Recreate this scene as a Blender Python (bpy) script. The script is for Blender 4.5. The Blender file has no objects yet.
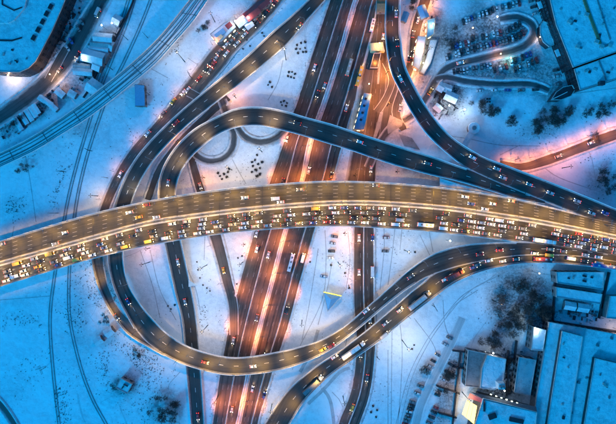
import bpy, math, random
from mathutils import Vector, Matrix, noise
random.seed(7)
R = math.radians
SC = bpy.context.scene
COL = SC.collection
# ------------------------------------------------------------------ camera, sky, sun, exposure
H = 340.0            # height of the drone above the snow
PXM = 1.5            # photograph pixels per metre on the ground
cam = bpy.data.cameras.new('camera')
cam.sensor_width = 36.0
cam.lens = 36.0 * H / (616 / PXM)
cam.clip_start = 1.0
cam.clip_end = 9000.0
camo = bpy.data.objects.new('camera', cam)
camo.location = (0, 0, H)
COL.objects.link(camo)
SC.camera = camo

SUN_EL, SUN_AZ = 30.0, 220.0
world = bpy.data.worlds.new('World')
SC.world = world
world.use_nodes = True
wn = world.node_tree.nodes; wl = world.node_tree.links
wn.clear()
sky = wn.new('ShaderNodeTexSky'); sky.sky_type = 'NISHITA'; sky.sun_disc = False
sky.sun_elevation = R(SUN_EL); sky.sun_rotation = R(SUN_AZ)
hs = wn.new('ShaderNodeMixRGB'); hs.blend_type = 'MULTIPLY'; hs.inputs[0].default_value = 1
hs.inputs[2].default_value = (0.002, 0.75, 1.38, 1)
bg = wn.new('ShaderNodeBackground'); bg.inputs[1].default_value = 0.15
wo = wn.new('ShaderNodeOutputWorld')
wl.new(sky.outputs[0], hs.inputs[1]); wl.new(hs.outputs[0], bg.inputs[0]); wl.new(bg.outputs[0], wo.inputs[0])
sl = bpy.data.lights.new('sun', 'SUN'); sl.energy = 2.3; sl.angle = R(9); sl.color = (0.02, 0.42, 1.0)
so = bpy.data.objects.new('sun', sl); so.location = (-100, -100, 300)
so.rotation_euler = (R(90-SUN_EL), 0, R(-(SUN_AZ-180))); COL.objects.link(so)
SC.view_settings.view_transform = 'Standard'; SC.view_settings.look = 'None'
SC.view_settings.exposure = 0.0; SC.view_settings.gamma = 1.0
try:
    SC.cycles.use_denoising = True; SC.cycles.denoiser = 'OPENIMAGEDENOISE'
    SC.cycles.max_bounces = 4; SC.cycles.diffuse_bounces = 2; SC.cycles.glossy_bounces = 2
    SC.cycles.sample_clamp_indirect = 4.0; SC.cycles.sample_clamp_direct = 0
    SC.cycles.use_light_tree = True
except Exception:
    pass
# lamp strengths (watts) and colours
GOLD = (1.0, 0.52, 0.07); SODIUM = (1.0, 0.31, 0.055); PINKW = (1.0, 0.76, 0.48); COOL = (0.75, 0.9, 1.0); WARM = (1.0, 0.62, 0.28); ROSE = (1.0, 0.31, 0.08)

# ------------------------------------------------------------------ helpers
def P(px, py, z=0.0):
    k = (H - z) / H
    return Vector(((px - 308) / PXM * k, (212 - py) / PXM * k, z))

ORD = ['', 'first', 'second', 'third', 'fourth', 'fifth', 'sixth', 'seventh', 'eighth', 'ninth', 'tenth', 'eleventh', 'twelfth',
       'thirteenth', 'fourteenth', 'fifteenth', 'sixteenth', 'seventeenth', 'eighteenth', 'nineteenth', 'twentieth']
def ordw(n):
    if n <= 20: return ORD[n]
    t = {2: 'twenty', 3: 'thirty', 4: 'forty', 5: 'fifty', 6: 'sixty'}[n // 10]
    return t + ('-' + ORD[n % 10] if n % 10 else ('' if 0 else 'th')).replace('twentyth', 'twentieth')

class MB:
    """collects faces, builds one mesh object"""
    def __init__(s): s.v = []; s.f = []; s.m = []; s.uv = {}
    def quad(s, a, b, c, d, m=0):
        n = len(s.v); s.v += [a, b, c, d]; s.f.append((n, n+1, n+2, n+3)); s.m.append(m)
    def poly(s, pts, m=0):
        n = len(s.v); s.v += list(pts); s.f.append(tuple(range(n, n+len(pts)))); s.m.append(m)
    def box(s, c, d, m=0, M=None, taper=1.0, tx=None):
        x, y, z = d[0]/2, d[1]/2, d[2]/2
        tx = taper if tx is None else tx
        pts = []
        for zz, k, kx in ((-z, 1, 1), (z, taper, tx)):
            for sx, sy in ((-1, -1), (1, -1), (1, 1), (-1, 1)):
                p = Vector((c[0]+sx*x*kx, c[1]+sy*y*k, c[2]+zz)); pts.append(M @ p if M else p)
        n = len(s.v); s.v += pts
        for f in ((3, 2, 1, 0), (4, 5, 6, 7), (0, 1, 5, 4), (1, 2, 6, 5), (2, 3, 7, 6), (3, 0, 4, 7)):
            s.f.append(tuple(n+i for i in f)); s.m.append(m)
    def prism(s, pts, z0, z1, m=0, mt=None):
        mt = m if mt is None else mt
        n = len(pts)
        area = sum(pts[i][0]*pts[(i+1) % n][1]-pts[(i+1) % n][0]*pts[i][1] for i in range(n))
        if area < 0: pts = pts[::-1]
        k = len(s.v)
        s.v += [Vector((p[0], p[1], z0)) for p in pts] + [Vector((p[0], p[1], z1)) for p in pts]
        s.f.append(tuple(k+i for i in range(n))[::-1]); s.m.append(m)
        s.f.append(tuple(k+n+i for i in range(n))); s.m.append(mt)
        for i in range(n):
            j = (i+1) % n
            s.f.append((k+i, k+j, k+n+j, k+n+i)); s.m.append(m)
    def tube(s, a, b, r0, r1, n=6, m=0, cap=True):
        a = Vector(a); b = Vector(b); d = (b-a)
        if d.length < 1e-6: return
        q = d.to_track_quat('Z', 'X'); k = len(s.v)
        for p, r in ((a, r0), (b, r1)):
            for i in range(n):
                t = 2*math.pi*i/n; s.v.append(p + q @ Vector((math.cos(t)*r, math.sin(t)*r, 0)))
        for i in range(n):
            j = (i+1) % n; s.f.append((k+i, k+j, k+n+j, k+n+i)); s.m.append(m)
        if cap: s.f.append(tuple(k+n+i for i in range(n))); s.m.append(m); s.f.append(tuple(k+i for i in range(n))[::-1]); s.m.append(m)
    def build(s, name, mats, parent=None, loc=None, smooth=False):
        me = bpy.data.meshes.new(name)
        me.from_pydata([tuple(p) for p in s.v], [], s.f)
        if not isinstance(mats, (list, tuple)): mats = [mats]
        for m in mats: me.materials.append(m)
        if len(mats) > 1: me.polygons.foreach_set('material_index', s.m)
        for un, dat in s.uv.items():
            ul = me.uv_layers.new(name=un)
            li = [0]*len(me.loops); me.loops.foreach_get('vertex_index', li)
            flat = []
            for i in li: flat += dat[i]
            ul.data.foreach_set('uv', flat)
        if smooth: me.polygons.foreach_set('use_smooth', [True]*len(me.polygons))
        me.update()
        o = bpy.data.objects.new(name, me); COL.objects.link(o)
        if parent: o.parent = parent
        if loc is not None: o.location = loc
        return o

def empty(name, loc=(0, 0, 0), rz=0.0):
    o = bpy.data.objects.new(name, None); o.location = loc; o.rotation_euler = (0, 0, rz)
    o.empty_display_size = 1; COL.objects.link(o); return o
def tag(o, label, cat, group=None):
    o['label'] = label; o['category'] = cat
    if group: o['group'] = group
    return o
def struct(o): o['kind'] = 'structure'; return o
def stuff(o): o['kind'] = 'stuff'; return o
def copy_tree(o, parent=None):
    c = o.copy(); COL.objects.link(c)
    if parent: c.parent = parent
    for ch in o.children: copy_tree(ch, c)
    return c

# ------------------------------------------------------------------ materials
def newmat(name):
    m = bpy.data.materials.new(name); m.use_nodes = True
    nt = m.node_tree; b = nt.nodes['Principled BSDF']; return m, nt, b
def N(nt, t, **k):
    n = nt.nodes.new(t)
    for a, v in k.items(): setattr(n, a, v)
    return n
def ramp(nt, src, stops):
    r = N(nt, 'ShaderNodeValToRGB'); e = r.color_ramp.elements
    while len(e) < len(stops): e.new(0.5)
    for i, (p, c) in enumerate(stops):
        e[i].position = p; e[i].color = (c[0], c[1], c[2], 1) if isinstance(c, (tuple, list)) else (c, c, c, 1)
    nt.links.new(src, r.inputs[0]); return r.outputs[0]
def nz(nt, vec, scale, detail=4, rough=.55):
    n = N(nt, 'ShaderNodeTexNoise'); n.inputs['Scale'].default_value = scale; n.inputs['Detail'].default_value = detail
    n.inputs['Roughness'].default_value = rough
    if vec is not None: nt.links.new(vec, n.inputs['Vector'])
    return n.outputs[0]
def mth(nt, op, a, b=None, c=None):
    n = N(nt, 'ShaderNodeMath', operation=op)
    for i, x in enumerate((a, b, c)):
        if x is None: continue
        if isinstance(x, (int, float)): n.inputs[i].default_value = x
        else: nt.links.new(x, n.inputs[i])
    return n.outputs[0]
def mix(nt, f, a, b, mode='MIX'):
    n = N(nt, 'ShaderNodeMixRGB', blend_type=mode)
    for i, x in enumerate((f, a, b)):
        if isinstance(x, (int, float)): n.inputs[i].default_value = x if i == 0 else (x, x, x, 1)
        elif isinstance(x, tuple): n.inputs[i].default_value = (*x, 1)
        else: nt.links.new(x, n.inputs[i])
    return n.outputs[0]
def bump(nt, b, h, strength, dist):
    n = N(nt, 'ShaderNodeBump'); n.inputs['Strength'].default_value = strength; n.inputs['Distance'].default_value = dist
    nt.links.new(h, n.inputs['Height']); nt.links.new(n.outputs[0], b.inputs['Normal'])

def mat_snow(name, lo=.5, hi=.82, sc=.03, dirt=0.0, bstr=.5):
    m, nt, b = newmat(name)
    g = N(nt, 'ShaderNodeNewGeometry').outputs['Position']
    big = nz(nt, g, sc, 6, .6); mid = nz(nt, g, .35, 5, .65); fine = nz(nt, g, 1.6, 3, .6)
    a = mix(nt, .45, big, mid); a = mix(nt, .25, a, fine)
    c = ramp(nt, a, [(.30, (lo*.93, lo*.97, lo)), (.52, (hi*.92, hi*.94, hi*.95)), (.7, (hi, hi, hi))])
    if dirt:
        v = N(nt, 'ShaderNodeTexVoronoi'); v.inputs['Scale'].default_value = .45; nt.links.new(g, v.inputs['Vector'])
        sp = ramp(nt, v.outputs[0], [(.10, 1.0), (.24, 0.0)])
        patch = ramp(nt, nz(nt, g, .022, 4, .6), [(.52, 0.0), (.64, 1.0)])
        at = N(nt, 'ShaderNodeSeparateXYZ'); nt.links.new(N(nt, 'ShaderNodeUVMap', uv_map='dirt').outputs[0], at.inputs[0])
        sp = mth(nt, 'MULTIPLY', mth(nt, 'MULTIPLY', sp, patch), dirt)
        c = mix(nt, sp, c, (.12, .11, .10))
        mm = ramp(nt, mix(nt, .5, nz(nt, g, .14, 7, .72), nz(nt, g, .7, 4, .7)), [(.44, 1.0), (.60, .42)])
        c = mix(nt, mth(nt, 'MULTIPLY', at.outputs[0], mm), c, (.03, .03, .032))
    nt.links.new(c, b.inputs['Base Color'])
    b.inputs['Roughness'].default_value = .75
    b.inputs['Specular IOR Level'].default_value = .3
    n1 = N(nt, 'ShaderNodeBump'); n1.inputs['Strength'].default_value = min(1, bstr); n1.inputs['Distance'].default_value = 2.2
    nt.links.new(nz(nt, g, .07, 4, .6), n1.inputs['Height'])
    n2 = N(nt, 'ShaderNodeBump'); n2.inputs['Strength'].default_value = bstr; n2.inputs['Distance'].default_value = .6
    nt.links.new(mix(nt, .4, mid, fine), n2.inputs['Height']); nt.links.new(n1.outputs[0], n2.inputs['Normal']); nt.links.new(n2.outputs[0], b.inputs['Normal'])
    return m

def mat_road(name, dark=.022, light=.085, tint=(1, .95, .9), edge=.07, band=.5, edgecol=.42, rough=.55):
    """tyre-polished asphalt: UV = metres across / along, UVN = fraction across"""
    m, nt, b = newmat(name)
    uv = N(nt, 'ShaderNodeUVMap', uv_map='UV').outputs[0]; un = N(nt, 'ShaderNodeUVMap', uv_map='UVN').outputs[0]
    s = N(nt, 'ShaderNodeSeparateXYZ'); nt.links.new(uv, s.inputs[0])
    s2 = N(nt, 'ShaderNodeSeparateXYZ'); nt.links.new(un, s2.inputs[0])
    mp = N(nt, 'ShaderNodeMapping'); mp.inputs['Scale'].default_value = (1.0, .012, 1); nt.links.new(uv, mp.inputs[0])
    st = nz(nt, mp.outputs[0], 1.1, 5, .7)
    mp2 = N(nt, 'ShaderNodeMapping'); mp2.inputs['Scale'].default_value = (.35, .004, 1); nt.links.new(uv, mp2.inputs[0])
    st2 = nz(nt, mp2.outputs[0], .8, 3, .6)
    tr = mth(nt, 'MULTIPLY_ADD', mth(nt, 'COSINE', mth(nt, 'MULTIPLY', s.outputs[0], 2*math.pi/1.75)), .5, .5)
    bl = nz(nt, uv, .12, 5, .65)
    a = mix(nt, .5, st, st2); wv = nz(nt, mp.outputs[0], .45, 2, .5)
    a = mix(nt, .05*band, a, tr); a = mix(nt, .35*band, a, wv); a = mix(nt, .22, a, bl)
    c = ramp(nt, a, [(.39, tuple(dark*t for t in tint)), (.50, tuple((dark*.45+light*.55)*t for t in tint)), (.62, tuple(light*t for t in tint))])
    fr = nz(nt, uv, 2.5, 3, .6)
    c = mix(nt, .35, c, ramp(nt, fr, [(.3, .5), (.7, 1.5)]), 'MULTIPLY')
    # snow pushed to the kerbs
    d = mth(nt, 'MINIMUM', s2.outputs[0], mth(nt, 'SUBTRACT', 1.0, s2.outputs[0]))
    mp3 = N(nt, 'ShaderNodeMapping'); mp3.inputs['Scale'].default_value = (.5, .12, 1); nt.links.new(uv, mp3.inputs[0])
    d = mth(nt, 'ADD', d, mth(nt, 'MULTIPLY_ADD', nz(nt, mp3.outputs[0], 1.0, 5, .7), -edge*1.6, edge*.8))
    em = ramp(nt, mth(nt, 'DIVIDE', d, max(edge, .001)), [(.25, 1.0), (.9, 0.0)])
    c = mix(nt, em, c, (edgecol, edgecol*.98, edgecol*.96))
    nt.links.new(c, b.inputs['Base Color'])
    rr = ramp(nt, a, [(.3, rough-.1), (.7, rough+.25)]); nt.links.new(rr, b.inputs['Roughness'])
    bump(nt, b, fr, .25, .05)
    return m

def mat_plain(name, col, rough=.6, metal=0.0, var=.25, sc=1.0, spec=.5, bstr=0.0):
    m, nt, b = newmat(name)
    tc = N(nt, 'ShaderNodeTexCoord').outputs['Object']
    n = nz(nt, tc, sc, 5, .65)
    lo = tuple(c*(1-var) for c in col); hi = tuple(min(1, c*(1+var)) for c in col)
    nt.links.new(ramp(nt, n, [(.3, lo), (.7, hi)]), b.inputs['Base Color'])
    b.inputs['Roughness'].default_value = rough; b.inputs['Metallic'].default_value = metal
    b.inputs['Specular IOR Level'].default_value = spec
    if bstr: bump(nt, b, n, bstr, .1)
    return m
def mat_paint(name, col):
    m, nt, b = newmat(name)
    tc = N(nt, 'ShaderNodeTexCoord').outputs['Object']
    sal = ramp(nt, nz(nt, tc, 1.4, 4, .7), [(.45, 0.0), (.75, .55)])      # road salt and snow dust
    nt.links.new(mix(nt, sal, col, (.38, .37, .36)), b.inputs['Base Color'])
    b.inputs['Roughness'].default_value = .38; b.inputs['Coat Weight'].default_value = .5; b.inputs['Coat Roughness'].default_value = .15
    return m
def mat_emit(name, col, st, light=True):
    m = bpy.data.materials.new(name); m.use_nodes = True; nt = m.node_tree; nt.nodes.clear()
    e = N(nt, 'ShaderNodeEmission'); e.inputs[0].default_value = (*col, 1); e.inputs[1].default_value = st
    o = N(nt, 'ShaderNodeOutputMaterial'); nt.links.new(e.outputs[0], o.inputs[0])
    if not light: m.cycles.emission_sampling = 'NONE'
    return m

SNOW = mat_snow('snow', .50, .85, .03, dirt=.8, bstr=.55)
SNOWR = mat_snow('roof_snow', .30, .70, .07, bstr=.7)
SNOWD = mat_snow('ploughed_snow', .22, .62, .25, bstr=1.0)
TRACK = mat_snow('packed_snow', .22, .52, .12)
BALLAST = mat_snow('snowed_ballast', .32, .66, .1)
SLUSHD = mat_snow('dark_slush', .05, .2, .2)
SLUSH = mat_snow('slush', .10, .34, .10)
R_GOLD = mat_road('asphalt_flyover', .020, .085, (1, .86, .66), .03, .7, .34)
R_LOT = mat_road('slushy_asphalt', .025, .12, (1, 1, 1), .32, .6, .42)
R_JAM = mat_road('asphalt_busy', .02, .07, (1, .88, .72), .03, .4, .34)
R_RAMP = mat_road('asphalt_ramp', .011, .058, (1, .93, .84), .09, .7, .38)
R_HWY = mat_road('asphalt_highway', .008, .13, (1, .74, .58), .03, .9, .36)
R_LOCAL = mat_road('asphalt_street', .025, .12, (1, .86, .76), .12, .5, .45)
R_DARK = mat_road('asphalt_wet', .018, .085, (1, 1, 1), .26, .5, .35)
CONC = mat_plain('concrete', (.36, .35, .34), .85, var=.3, sc=.3)
CONCL = mat_plain('frosted_concrete', (.56, .55, .54), .8, var=.2, sc=.5)
DSTEEL = mat_plain('dark_steel', (.02, .02, .022), .8, .0, spec=.1)
STEEL = mat_plain('galvanised_steel', (.22, .23, .24), .5, .6)
BLACK = mat_plain('black_rubber', (.02, .02, .02), .8)
GLASS = mat_plain('tinted_glass', (.015, .018, .022), .08, 0, .2, spec=.8)
DARKW = mat_plain('dark_facade', (.03, .03, .035), .4, .1, .4, .4)
BRICKW = mat_plain('grey_wall', (.16, .15, .15), .8, 0, .3, .5)
RAIL = mat_plain('rail_steel', (.13, .125, .12), .5, .5)
BARK = mat_plain('bark', (.045, .038, .032), .9, 0, .3, 3)
TWIG = mat_plain('twigs', (.06, .05, .045), .9, 0, .35, 2)
MARK = mat_plain('road_paint', (.62, .6, .56), .6, 0, .35, .6)
MARKG = mat_plain('faded_road_paint', (.42, .4, .36), .7, 0, .5, .5)
MARKW = mat_plain('worn_road_paint', (.3, .29, .28), .7, 0, .5, .5)
TEAL = mat_plain('blue_metal_roof', (.12, .33, .5), .5, .1, .15)
CREAM = mat_plain('cream_render', (.62, .5, .28), .8)
RUST = mat_plain('rusty_steel', (.3, .16, .08), .7, .2)
REDM = mat_plain('red_container', (.25, .04, .04), .5)
HEAD = mat_emit('headlight_glass', (1, .86, .62), 20)
TAIL = mat_emit('taillight_glass', (1, .035, .02), 6)
LAMPG = mat_emit('lamp_glass_gold', (1, .7, .35), 10, False)
LAMPW = mat_emit('lamp_glass_white', (.85, .95, 1), 60, False)
WINY = mat_emit('lit_yellow_window', (1, .70, .16), 4.5)
WINW = mat_emit('lit_window', (1, .85, .55), 3.0)
PAINTS = {
    'white': mat_paint('paint_white', (.78, .78, .77)), 'silver': mat_paint('paint_silver', (.45, .46, .47)),
    'grey': mat_paint('paint_grey', (.16, .165, .17)), 'black': mat_paint('paint_black', (.018, .018, .02)),
    'red': mat_paint('paint_red', (.42, .02, .02)), 'blue': mat_paint('paint_blue', (.02, .07, .28)),
    'yellow': mat_paint('paint_yellow', (.8, .42, .03)), 'green': mat_paint('paint_green', (.04, .2, .1)),
    'beige': mat_paint('paint_beige', (.42, .35, .26)),
}

# ------------------------------------------------------------------ roads
def cr(p0, p1, p2, p3, t):
    return [0.5*((2*b)+(c-a)*t+(2*a-5*b+4*c-d)*t*t+(3*b-a-3*c+d)*t*t*t) for a, b, c, d in zip(p0, p1, p2, p3)]
def smooth_rows(rows, step=3.0):
    out = []
    n = len(rows)
    for i in range(n-1):
        a, b = rows[i], rows[i+1]
        p0 = rows[i-1] if i else [2*x-y for x, y in zip(a, b)]
        p3 = rows[i+2] if i+2 < n else [2*y-x for x, y in zip(a, b)]
        d = max(math.hypot(b[0]-a[0], b[1]-a[1]), math.hypot(b[2]-a[2], b[3]-a[3])) if len(a) >= 4 else math.hypot(b[0]-a[0], b[1]-a[1])
        k = max(1, int(d/PXM/step))
        for j in range(k): out.append(cr(p0, a, b, p3, j/k))
    out.append(list(rows[-1])); return out

class Road:
    """rows: (left px,py, right px,py) ; zf(px,py) gives the height"""
    def __init__(s, rows, zf=0.0, zo=0.0, step=3.0):
        if len(rows[0]) == 3:      # centre + width
            rr = []
            for i, (x, y, w) in enumerate(rows):
                a = rows[max(0, i-1)]; b = rows[min(len(rows)-1, i+1)]
                dx, dy = b[0]-a[0], b[1]-a[1]; l = math.hypot(dx, dy)
                nx, ny = dy/l, -dx/l
                rr.append((x+nx*w/2, y+ny*w/2, x-nx*w/2, y-ny*w/2))
            rows = rr
        s.rows = smooth_rows([list(map(float, r)) for r in rows], step)
        f = zf if callable(zf) else (lambda x, y: zf)
        s.zf = f
        s.L = [P(r[0], r[1], f(r[0], r[1])+zo) for r in s.rows]
        s.R = [P(r[2], r[3], f(r[2], r[3])+zo) for r in s.rows]
        s.acc = [0.0]
        for i in range(1, len(s.L)):
            s.acc.append(s.acc[-1] + (((s.L[i]+s.R[i])-(s.L[i-1]+s.R[i-1]))/2).length)
        s.len = s.acc[-1]
    def at(s, d, f=.5):
        d = max(0, min(s.len-.01, d)); i = 0
        lo, hi = 0, len(s.acc)-1
        while hi-lo > 1:
            m = (lo+hi)//2
            if s.acc[m] <= d: lo = m
            else: hi = m
        t = (d-s.acc[lo])/max(1e-6, s.acc[hi]-s.acc[lo])
        a = s.L[lo].lerp(s.R[lo], f); b = s.L[hi].lerp(s.R[hi], f)
        c0 = s.L[max(0, lo-1)].lerp(s.R[max(0, lo-1)], f); c1 = s.L[min(len(s.L)-1, hi+1)].lerp(s.R[min(len(s.L)-1, hi+1)], f)
        return a.lerp(b, t), (c1-c0).normalized()
    def width(s, d): 
        return (s.at(d, 0)[0]-s.at(d, 1)[0]).length
    def near(s, px, py, f=.5):
        best = None
        for i in range(len(s.L)):
            x = s.rows[i][0]*(1-f)+s.rows[i][2]*f; y = s.rows[i][1]*(1-f)+s.rows[i][3]*f
            q = (x-px)**2+(y-py)**2
            if best is None or q < best[0]: best = (q, i)
        i = best[1]
        x0, y0, x1, y1 = s.rows[i]
        w2 = (x1-x0)**2+(y1-y0)**2
        ff = ((px-x0)*(x1-x0)+(py-y0)*(y1-y0))/w2
        return s.acc[i], max(.1, min(.9, ff))
    def inside(s, p, pad=1.0):
        for i in range(0, len(s.L), 2):
            c = (s.L[i]+s.R[i])/2; w = (s.L[i]-s.R[i]).length/2
            if (c.x-p.x)**2+(c.y-p.y)**2 < (w+pad)**2: return True
        return False

def sheet(name, road, mat, dz=0.0, f0=0.0, f1=1.0, parent=None, i0=0, i1=None, nx=5):
    mb = MB(); uv = []; un = []
    i1 = len(road.L) if i1 is None else i1
    for i in range(i0, i1):
        L, Rr = road.L[i], road.R[i]; w = (L-Rr).length
        for j in range(nx):
            f = f0+(f1-f0)*j/(nx-1); p = L.lerp(Rr, f); mb.v.append(Vector((p.x, p.y, p.z+dz)))
            uv.append((w*f, road.acc[i])); un.append(((f-f0)/(f1-f0), road.acc[i]))
    for i in range(i1-i0-1):
        for j in range(nx-1):
            a = i*nx+j; mb.f.append((a, a+nx, a+nx+1, a+1)); mb.m.append(0)
    mb.uv = {'UV': uv, 'UVN': un}
    return mb.build(name, mat, parent)

def side_strip(road, side, prof, i0=0, i1=None, lump=0.0, seed=0):
    """sweep a profile (list of (inward offset m, height m)) along an edge"""
    mb = MB(); i1 = len(road.L) if i1 is None else i1
    for i in range(i0, i1):
        E = road.L[i] if side < 0 else road.R[i]; O = road.R[i] if side < 0 else road.L[i]
        d = (O-E); d.z = 0; d.normalize()
        for k, (off, h) in enumerate(prof):
            q = 0
            if lump and 0 < k < len(prof)-1:
                q = lump*noise.noise(Vector((road.acc[i]*.21+seed, k*1.7, seed)))
            p = E+d*(off+(q*.6 if lump else 0)); mb.v.append(Vector((p.x, p.y, p.z+max(.01, h+q) if h > .02 else p.z+h)))
    n = len(prof)
    for i in range(i1-i0-1):
        for j in range(n-1):
            a = i*n+j
            f = (a, a+1, a+n+1, a+n) if side < 0 else (a, a+n, a+n+1, a+1)
            mb.f.append(f[::-1]); mb.m.append(0)
    # end caps
    mb.f.append(tuple(range(n))); mb.m.append(0)
    mb.f.append(tuple((i1-i0-1)*n+j for j in range(n))[::-1]); mb.m.append(0)
    return mb

def markings(road, fr, dash, gap, w, dz, parent, name='lane_marking', m=None, d0=0, d1=None):
    mb = MB(); d1 = road.len if d1 is None else d1
    for f in fr:
        d = d0
        while d < d1:
            e = min(d+dash, d1); a = d
            while a < e-.05:
                b = min(e, a+3.0)
                p, t = road.at(a, f); q, u = road.at(b, f)
                n1 = Vector((-t.y, t.x, 0)).normalized()*w/2; n2 = Vector((-u.y, u.x, 0)).normalized()*w/2
                z = Vector((0, 0, dz))
                mb.quad(p-n1+z, q-n2+z, q+n2+z, p+n1+z); a = b
            d += dash+gap
    if not mb.f: return None
    o = mb.build(name, m or MARK, parent); return stuff(o)

# ---- ground
gm = MB()
xs = [-4000, -900]+[i*4.0 for i in range(-56, 57)]+[900, 4000]
ys = [-4000, -700]+[i*4.0 for i in range(-40, 41)]+[700, 4000]
for y in ys:
    for x in xs: gm.v.append(Vector((x, y, -.02)))
for j in range(len(ys)-1):
    for i in range(len(xs)-1):
        a = j*len(xs)+i; gm.f.append((a, a+1, a+len(xs)+1, a+len(xs))); gm.m.append(0)
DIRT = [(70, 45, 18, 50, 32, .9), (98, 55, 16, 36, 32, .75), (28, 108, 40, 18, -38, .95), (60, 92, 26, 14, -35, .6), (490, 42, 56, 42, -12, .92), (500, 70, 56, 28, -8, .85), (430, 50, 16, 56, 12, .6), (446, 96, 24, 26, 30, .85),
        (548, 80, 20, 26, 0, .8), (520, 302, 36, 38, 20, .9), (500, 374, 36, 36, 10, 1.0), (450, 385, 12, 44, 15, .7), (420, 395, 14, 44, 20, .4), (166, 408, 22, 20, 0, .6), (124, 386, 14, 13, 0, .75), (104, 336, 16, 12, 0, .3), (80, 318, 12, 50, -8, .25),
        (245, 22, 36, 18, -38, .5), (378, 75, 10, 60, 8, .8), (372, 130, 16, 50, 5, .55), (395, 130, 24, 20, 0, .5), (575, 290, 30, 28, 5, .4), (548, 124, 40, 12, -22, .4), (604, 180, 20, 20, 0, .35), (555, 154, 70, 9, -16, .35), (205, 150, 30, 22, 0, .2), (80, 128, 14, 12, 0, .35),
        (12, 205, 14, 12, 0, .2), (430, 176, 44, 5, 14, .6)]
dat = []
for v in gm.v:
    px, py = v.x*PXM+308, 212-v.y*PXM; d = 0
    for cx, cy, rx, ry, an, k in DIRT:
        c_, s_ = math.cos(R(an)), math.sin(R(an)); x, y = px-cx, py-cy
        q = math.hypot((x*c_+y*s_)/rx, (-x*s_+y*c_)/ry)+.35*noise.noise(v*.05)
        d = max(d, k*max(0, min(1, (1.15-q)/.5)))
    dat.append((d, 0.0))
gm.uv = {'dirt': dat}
ground = struct(gm.build('snow_ground', SNOW))

def sstep(a, b, x):
    t = max(0, min(1, (x-a)/(b-a))); return t*t*(3-2*t)
# heights
def zmain(x, y): return 12.0
def zB(x, y): return 10+2*sstep(100, 145, y)
def zC(x, y):
    if y > 150 and x < 260:
        return 6.5*(1-sstep(150, 315, y))+.02
    return 6.5+5.5*sstep(215, 450, x)
def zU(x, y):
    return 6.5+5.5*sstep(330, 500, x) if x > 250 else 6.5
def zE(x, y):
    return .05+6.43*sstep(215, 335, y)
ROADS = []
BANKS = []
GR = []
zc = [0.0]
def ground_road(name, rows, mat, bank=True, marks=None, bankh=.45, **k):
    zc[0] += .008
    r = Road(rows, 0.0, zc[0]); ROADS.append(r); GR.append(r)
    o = struct(sheet(name, r, mat))
    if bank: BANKS.append((r, o, bankh, zc[0]))
    if marks: markings(r, marks, 3, 8, .15, .01, o, m=MARKW, **k)
    r.obj = o
    return r

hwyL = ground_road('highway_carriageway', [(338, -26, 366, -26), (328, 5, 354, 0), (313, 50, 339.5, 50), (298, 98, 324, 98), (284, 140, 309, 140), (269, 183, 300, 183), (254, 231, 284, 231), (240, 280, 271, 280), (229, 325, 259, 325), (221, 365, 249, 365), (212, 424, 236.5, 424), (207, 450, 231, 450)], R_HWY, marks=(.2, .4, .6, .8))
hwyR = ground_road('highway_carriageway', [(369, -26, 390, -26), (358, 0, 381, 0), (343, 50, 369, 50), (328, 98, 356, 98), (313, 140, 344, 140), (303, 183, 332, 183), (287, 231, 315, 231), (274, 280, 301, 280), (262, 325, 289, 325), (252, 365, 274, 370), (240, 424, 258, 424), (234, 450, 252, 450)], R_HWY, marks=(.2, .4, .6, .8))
fore = ground_road('paved_forecourt', [(378, -20, 392, -20), (374, 20, 392, 20), (366, 52, 394, 52), (358, 84, 400, 86), (353, 118, 402, 118), (352, 140, 384, 146), (346, 176, 376, 176), (344, 190, 374, 190)], R_LOCAL, bank=False)
hroad = ground_road('service_road', [(388, -26, 8), (384, 10, 9), (381, 55, 12), (377, 100, 15), (370, 150, 15), (365, 195, 19), (364, 230, 21), (364, 300, 21), (366, 345, 20), (361, 390, 20), (349, 424, 21), (340, 450, 21)], R_HWY, marks=(.33, .66))
road_e = ground_road('feeder_road', [(272, -20, 296, -20), (255, 0, 284, 0), (230, 28, 262, 28), (207, 54, 239, 49), (187, 80, 222, 71), (170, 103, 187, 108), (153, 124, 168, 125), (131, 148, 147, 147), (113, 177, 127, 172), (101, 205, 112, 203), (96, 222, 107, 222)], R_LOCAL, marks=(.33, .66))
jroad = ground_road('slip_road', [(190, 150, 8), (194, 168, 9), (201, 192, 10), (213, 228, 13), (221, 255, 12), (227, 280, 11), (233, 305, 10), (234, 335, 9)], R_LOCAL)
n1 = ground_road('underpass_lane', [(188, 92, 9), (208, 101, 9), (226, 98, 9)], R_LOCAL, bank=False)
n2 = ground_road('underpass_lane', [(228, 97, 9), (210, 113, 9), (188, 134, 9), (172, 152, 9), (158, 172, 8), (148, 200, 8)], R_LOCAL)
n3 = ground_road('underpass_lane', [(222, 100, 10), (229, 120, 9), (234, 134, 8), (232, 149, 8), (222, 159, 8), (208, 161, 8), (196, 155, 8), (190, 146, 8)], R_LOT)
n4 = ground_road('loop_lane', [(233, 112, 8), (238, 128, 8), (247, 138, 8), (261, 142, 8), (276, 138, 9), (286, 128, 10), (292, 116, 9)], R_LOT)
kroad = ground_road('side_street', [(368, 168, 9), (377, 148, 9), (391, 128, 9), (410, 117, 9), (424, 101, 9), (435, 82, 9), (447, 68, 9), (470, 61, 9), (495, 55, 10), (520, 48, 10), (533, 37, 10), (532, 24, 9), (517, 17, 9), (500, 19, 8)], R_LOT)
k2 = ground_road('side_street', [(436, 79, 7), (447, 77, 8), (465, 81, 8), (495, 84, 8), (530, 84, 8), (549, 90, 7)], R_LOT)
k3 = ground_road('side_street', [(404, 130, 8), (396, 112, 9), (404, 85, 9), (412, 60, 10), (416, 30, 11), (424, 4, 12), (432, -20, 12)], R_LOCAL)
k4 = ground_road('side_street', [(377, 112, 8), (386, 98, 7), (392, 80, 7), (386, 62, 8)], R_LOCAL, bank=False)
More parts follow.
